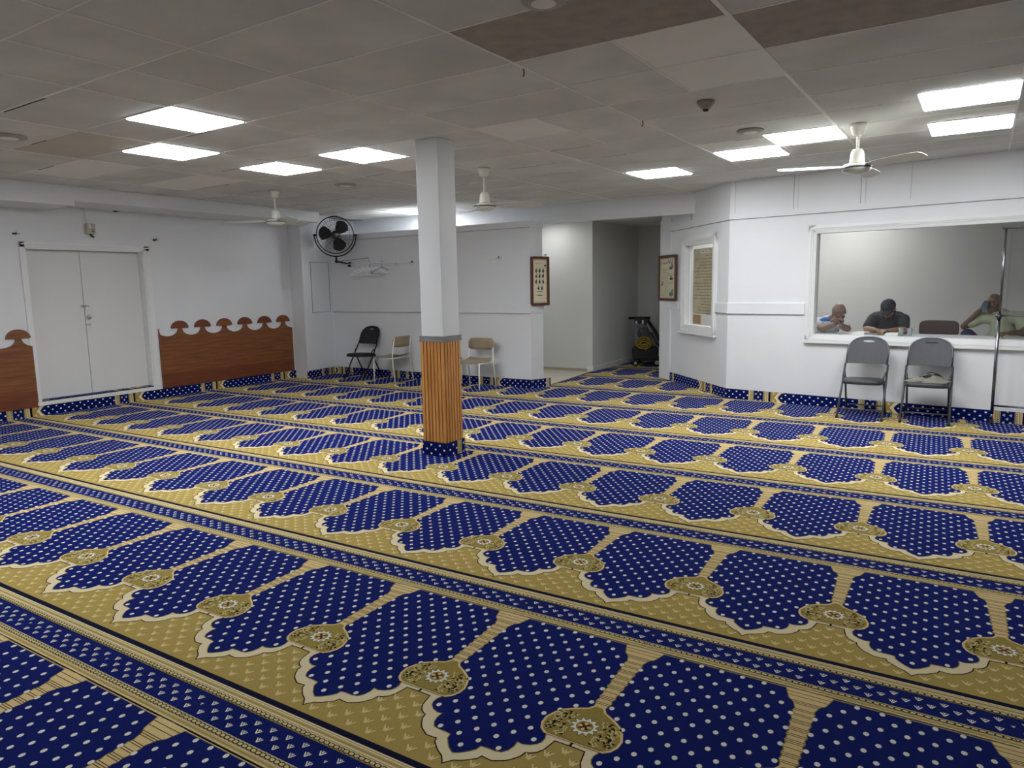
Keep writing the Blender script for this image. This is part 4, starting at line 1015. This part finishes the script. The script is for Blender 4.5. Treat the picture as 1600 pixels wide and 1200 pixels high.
def person(o_s, label, skin, hp, sh_c, sh_w, neck, hc, f, u, L, Rr, shirt_m, trouser_m, L_hand, R_hand, sleeve=.6, knees=None, lipc=None, browc=None, s=.98):
    """all positions are (s, d, z) on the window wall: d negative = inside the side room. L/Rr: elbow, wrist"""
    W = RWT; org = W((hp[0], hp[1], 0)); t = empty('person', org); tag(t, label, 'person')
    V = lambda p: W(p)-org; D = lambda d: (W(d)-W((0, 0, 0)))
    hips = V(hp); shc = V(sh_c); nk = V(neck); hcv = V(hc); ax = D((1, 0, 0)); fr_ = D((0, 1, 0))
    sl = shc-ax*sh_w; sr = shc+ax*sh_w; chest = hips*.35+shc*.65-Vector((0, 0, .05))
    le, lw = V(L[0]), V(L[1]); re, rw = V(Rr[0]), V(Rr[1])
    kn = knees or [(hp[0]-.14, hp[1]+.02, hp[2]-.0), (hp[0]+.14, hp[1]+.02, hp[2])]
    kn = [V(k) for k in kn]; an = [Vector((k.x, k.y, .09)) for k in kn]
    mb = MB()
    limb(mb, [hips, chest, shc], [.125, .13, .09]); 
    for q, sp in ((-1, sl), (1, sr)): cone(mb, shc, sp, .075, .055); cone(mb, chest, chest+ax*q*.06, .12, .11)
    limb(mb, [shc+Vector((0, 0, .02)), nk, hcv-D((0, 0, 0))-Vector((0, 0, .05))], [.06, .052, .05])
    P, R3 = head(mb, hcv, D(f), D(u), s)
    limb(mb, [sl, le, lw], [.050, .040, .026]); limb(mb, [sr, re, rw], [.050, .040, .026])
    for (w_, e_, hd, th) in ((lw, le, L_hand, 1), (rw, re, R_hand, -1)):
        dd = D(hd[0]) if hd[0] else (w_-e_); hand(mb, w_, dd, D(hd[1]), hd[2], th)
    for q, k, a in ((-1, kn[0], an[0]), (1, kn[1], an[1])):
        limb(mb, [hips+ax*q*.09, k, a], [.085, .06, .04]); cone(mb, a-Vector((0, 0, .045)), a-Vector((0, 0, .05))+fr_*.14, .038, .035)
    bake(mb, 'body', .0048, skin, t, 2)
    mb = MB(); e = .012
    limb(mb, [hips+Vector((0, 0, -.04)), chest, shc], [.135, .145, .09+e])
    for q, sp in ((-1, sl), (1, sr)): cone(mb, shc-Vector((0, 0, .008)), sp, .075+e*.6, .058+e); cone(mb, chest, chest+ax*q*.07, .13, .115)
    for a, b in ((sl, le), (sr, re)): cone(mb, a, a+(b-a)*sleeve, .058+e, .052+e)
    bake(mb, 'shirt', .008, shirt_m, t, 4)
    # collar
    mb = MB(); cdir = (nk-shc).normalized(); base = shc+cdir*.065
    c1 = ax; c2 = cdir.cross(c1).normalized()
    for i in range(0, 20):
        a = 2*PI*i/20; b = 2*PI*(i+1)/20
        r0, r1 = .074, .066
        q = [base+(c1*math.cos(a)+c2*math.sin(a))*r0, base+(c1*math.cos(b)+c2*math.sin(b))*r0, base+cdir*.03+(c1*math.cos(b)+c2*math.sin(b))*r1, base+cdir*.03+(c1*math.cos(a)+c2*math.sin(a))*r1]
        mb.add(q, [(0, 1, 2, 3)], 0, None, True)
    c = mb.build('collar', shirt_m, t); so = c.modifiers.new('th', 'SOLIDIFY'); so.thickness = .005
    mb = MB(); cone(mb, hips-ax*.07, hips+ax*.07, .135, .135)
    for q, k, a in ((-1, kn[0], an[0]), (1, kn[1], an[1])): limb(mb, [hips+ax*q*.09, k, a+Vector((0, 0, .03))], [.10, .074, .056])
    bake(mb, 'trousers', .009, trouser_m, t, 3)
    mb = MB()
    for a in an: mb.ell(a+Vector((0, 0, -.045))+fr_*.05, (.05, .13, .042), R=None)
    mb.build('shoes', black, t)
    face_parts(P, R3, t, s, lipc or ('lip', (110, 72, 62)), browc or ('brow', (40, 34, 30)))
    return t, P, R3, V, D
skin1 = mat('skin_warm_brown', (132, 104, 90), .5, noise=.1, nscale=20); skin2 = mat('skin_tan', (150, 112, 92), .5, noise=.1, nscale=20); skin3 = mat('skin_dark_brown', (92, 64, 50), .5, noise=.12, nscale=20)
white_sh = mat('white_cotton', (206, 210, 220), .85, noise=.08, nscale=12); dark_sh = mat('charcoal_cotton', (40, 42, 48), .85, noise=.25, nscale=18); green_sh = mat('pale_green_cotton', (146, 150, 126), .85, noise=.15, nscale=14)
navy_tr = mat('navy_cotton', (34, 38, 74), .85); grey_tr = mat('grey_cotton', (70, 70, 76), .85)
# man 1: bent forward, looking down, hands clasped
t1, P, R3, V, D = person(1.1, 'bald man in a white and blue shirt, leaning on clasped hands behind the window', skin1, (.98, -.72, .50), (1.10, -.50, .985), .17, (1.20, -.44, 1.06), (1.255, -.40, 1.120), (.55, .75, -.55), (.2, .45, .9),
    [(1.10, -.30, .925), (1.245, -.27, .975)], [(1.36, -.40, .925), (1.315, -.28, .975)], white_sh, grey_tr, (((.35, .1, .55), (.9, .3, 0), .9)), (((-.35, .1, .55), (-.9, .3, 0), .9)), .55, lipc=('lip1', (120, 80, 70)), browc=('brow1', (150, 148, 146)))
mb = MB(); mb.ell(P(0, -.030, .012), (.0775, .082, .062), 20, 14, R=R3); mb.build('hair', mat('grey_stubble', (112, 108, 106), .9), t1)
mb = MB(); mb.ell(V((1.045, -.50, 1.0)), (.075, .09, .05), 16, 10); mb.ell(V((1.10, -.455, 1.03)), (.075, .065, .035), 16, 10)
bake(mb, 'blue_yoke', .008, mat('blue_cotton', (70, 110, 180), .8), t1, 2)
# man 2: dark cap, looking down
t2, P, R3, V, D = person(1.77, 'man in a dark cap and charcoal shirt looking down, on the black office chair', skin2, (1.77, -.78, .50), (1.755, -.62, 1.035), .165, (1.765, -.59, 1.09), (1.765, -.545, 1.155), (0, .85, -.42), (0, .42, .85),
    [(1.56, -.46, .925), (1.68, -.33, .925)], [(1.96, -.46, .925), (1.86, -.33, .925)], dark_sh, grey_tr, (((.5, .5, 0), (0, 0, -1), .4)), (((-.5, .5, 0), (0, 0, -1), .4)), .75, browc=('brow2', (38, 32, 30)))
mb = MB(); mb.ell(P(0, -.012, .048), (.083, .098, .078), 22, 14, R=R3)
mb.build('cap', mat('dark_blue_grey_cap', (38, 42, 54), .8, noise=.2, nscale=20), t2)
mb = MB(); vs = []; n = 12
for k in (0, 1):
    for rr_ in (.0, 1.0):
        for i in range(n+1):
            a = -1.1+2.2*i/n; rad = .078+rr_*.062*math.cos(a*.9); vs.append(P(math.sin(a)*(.08+.0*rr_), .02+rad*math.cos(a)*.95+rr_*.01, .036-rr_*.022+k*.005))
m_ = n+1; fs = []
for i in range(n): fs += [(i, i+1, m_+i+1, m_+i), (2*m_+i, 3*m_+i, 3*m_+i+1, 2*m_+i+1), (m_+i, m_+i+1, 3*m_+i+1, 3*m_+i), (i, 2*m_+i, 2*m_+i+1, i+1)]
mb.add(vs, fs, 0, None, True); mb.build('cap_peak', MATS['dark_blue_grey_cap'], t2)
mb = MB(); mb.ell(P(0, .046, -.078), (.048, .040, .036), 16, 10, R=R3); mb.build('beard', mat('short_beard', (74, 58, 50), .95), t2)
# man 3: leaning back with a hand and phone at his face
t3, P, R3, V, D = person(2.86, 'bald man in a pale green shirt, holding a phone to his face at the right', skin3, (2.98, -.80, .50), (2.88, -.64, 1.075), .175, (2.835, -.62, 1.145), (2.805, -.60, 1.225), (-.45, .85, -.05), (-.08, 0, 1),
    [(2.53, -.70, .965), (2.69, -.53, 1.155)], [(3.13, -.50, .925), (3.0, -.33, .925)], green_sh, navy_tr, (((.25, .05, .6), (.8, -.1, 0), .75)), (((-.4, .5, 0), (0, 0, -1), .4)), .55, knees=[(2.56, -.76, .86), (3.1, -.40, .53)], lipc=('lip3', (84, 52, 46)), browc=('brow3', (30, 24, 20)))
o = MB().box((-.032, -.005, -.055), (.032, .005, .055)).build('phone', mat('phone_glass', (34, 38, 46), .15), bevel=.004); o.location = RWT((2.74, -.48, 1.205)); o.rotation_euler = (.2, .5, -.5)
tag(o, 'dark phone held at the face of the man in the pale green shirt', 'phone')
MB().box((-.028, -.0062, -.05), (.028, -.005, .05)).build('screen', mat('phone_screen', (60, 72, 92), .1), o)

# seats in the side room
def office_chair(s, d):
    c = RWT((s, d, .014)); t = empty('office_chair', c, -.148); tag(t, 'tall black office chair behind the man in the dark cap', 'office chair')
    def cushion(cx, cy, cz, a, b, th, ax):
        mb = MB(); n = 28; vs = []; fs = []; R_ = [(.9, -1), (1, -.5), (1, .5), (.9, 1), (.5, 1.15)]
        for k, z in R_:
            for i in range(n):
                q = 2*PI*i/n; x = a*k*math.copysign(abs(math.cos(q))**.5, math.cos(q)); y = b*k*math.copysign(abs(math.sin(q))**.5, math.sin(q))
                vs.append((cx+x, cy-z*th, cz+y) if ax == 'b' else (cx+x, cy+y, cz+z*th))
        for r in range(len(R_)-1):
            for i in range(n): fs.append((r*n+i, r*n+(i+1) % n, (r+1)*n+(i+1) % n, (r+1)*n+i))
        fs += [tuple(range(n)), tuple((len(R_)-1)*n+i for i in range(n))]
        return mb.add(vs, fs, 0, None, True)
    cushion(0, 0, .44, .24, .24, .04, 's').build('seat', bpad, t); cushion(0, .25, .82, .23, .285, .035, 'b').build('backrest', bpad, t)
    MB().tube([(0, 0, .08), (0, 0, .40)], .03).build('gas_column', blackm, t)
    for k in range(5):
        a = 2*PI*k/5; MB().tube([(0, 0, .09), (.27*math.cos(a), .27*math.sin(a), .06)], [.025, .015]).build('base_arm', blackm, t)
        mb = MB(); mb.ell((.27*math.cos(a), .27*math.sin(a), .028), (.022, .022, .028)); mb.build('caster', black, t)
    for q in (-1, 1): MB().tube([(q*.25, .15, .44), (q*.28, .12, .64), (q*.28, -.12, .64)], .016).build('armrest', black, t)
office_chair(1.64, -.86)
def simple_chair(name, s, d, m, label, top=1.015, w=.185, rz=0, hb=.2):
    t = empty(name, RWT((s, d, .014)), -.148+rz); tag(t, label, 'chair')
    for q in (-1, 1):
        MB().tube([(q*w, -.2, .01), (q*w, -.19, .43)], .012).build('front_leg', blackm, t)
        MB().tube([(q*w, .24, .01), (q*w, .2, .43), (q*(w-.01), .25, top-.04)], .012).build('rear_leg', blackm, t)
    n = 28; mb = MB(); o_ = [(math.copysign(abs(math.cos(2*PI*i/n))**.4, math.cos(2*PI*i/n)), math.copysign(abs(math.sin(2*PI*i/n))**.5, math.sin(2*PI*i/n))) for i in range(n)]
    mb.prism([(a*(w+.02), top-hb/2+b*hb/2) for a, b in o_], .225, .262); mb.build('backrest', m, t, .012, 3)
    mb = MB(); mb.prism([(a*(w+.02), .01+b*.21) for a, b in o_], .43, .47, T=lambda p: (p[0], p[2], p[1])); mb.build('seat', m, t, .012, 3)
simple_chair('wooden_chair', 2.27, -.50, mat('dark_brown_leather', (70, 50, 46), .45, noise=.2), 'low brown padded chair back, empty, between the capped man and the right man')
simple_chair('side_chair', .86, -.82, mat('grey_fabric', (100, 98, 96), .8), 'grey chair back at the left corner of the window behind the bald man', top=.97, w=.2)
simple_chair('side_chair', 2.99, -1.0, mat('dark_fabric', (60, 60, 64), .8), 'dark chair under the man in the pale green shirt', top=.86, w=.21)

# sub-parts: hang small pieces on the part that carries them
def low(o):
    vs = [v.co for v in o.data.vertices]; z = min(v.z for v in vs); L = [v for v in vs if v.z < z+.02]
    return sum(L, Vector())/len(L)
def mid(o):
    vs = [v.co for v in o.data.vertices]; return sum(vs, Vector())/len(vs)
HANG = {'rubber_foot': (('front_leg', 'rear_leg'), low), 'wheel_hub': (('wheel',), mid), 'hub_band': (('hub',), mid), 'pupil': (('eye',), mid), 'badge': (('motor',), mid),
        'caster': (('lower_post', 'base_arm'), low), 'end_knob': (('rod',), mid), 'clamp': (('lower_post',), low), 'silver_cover': (('housing',), mid), 'sensor_cap': (('body',), mid), 'inner_ring': (('disc',), mid), 'hook_tip': (('hook_plate',), mid)}
for root in [o for o in COL.objects if o.type == 'EMPTY' and o.parent is None]:
    kids = list(root.children)
    for k in kids:
        nm = k.name.split('.')[0]
        if nm in HANG and k.type == 'MESH':
            names, fn = HANG[nm]; c = [q for q in kids if q.name.split('.')[0] in names and q is not k]
            if c: k.parent = min(c, key=lambda q: (fn(q)-fn(k)).length)
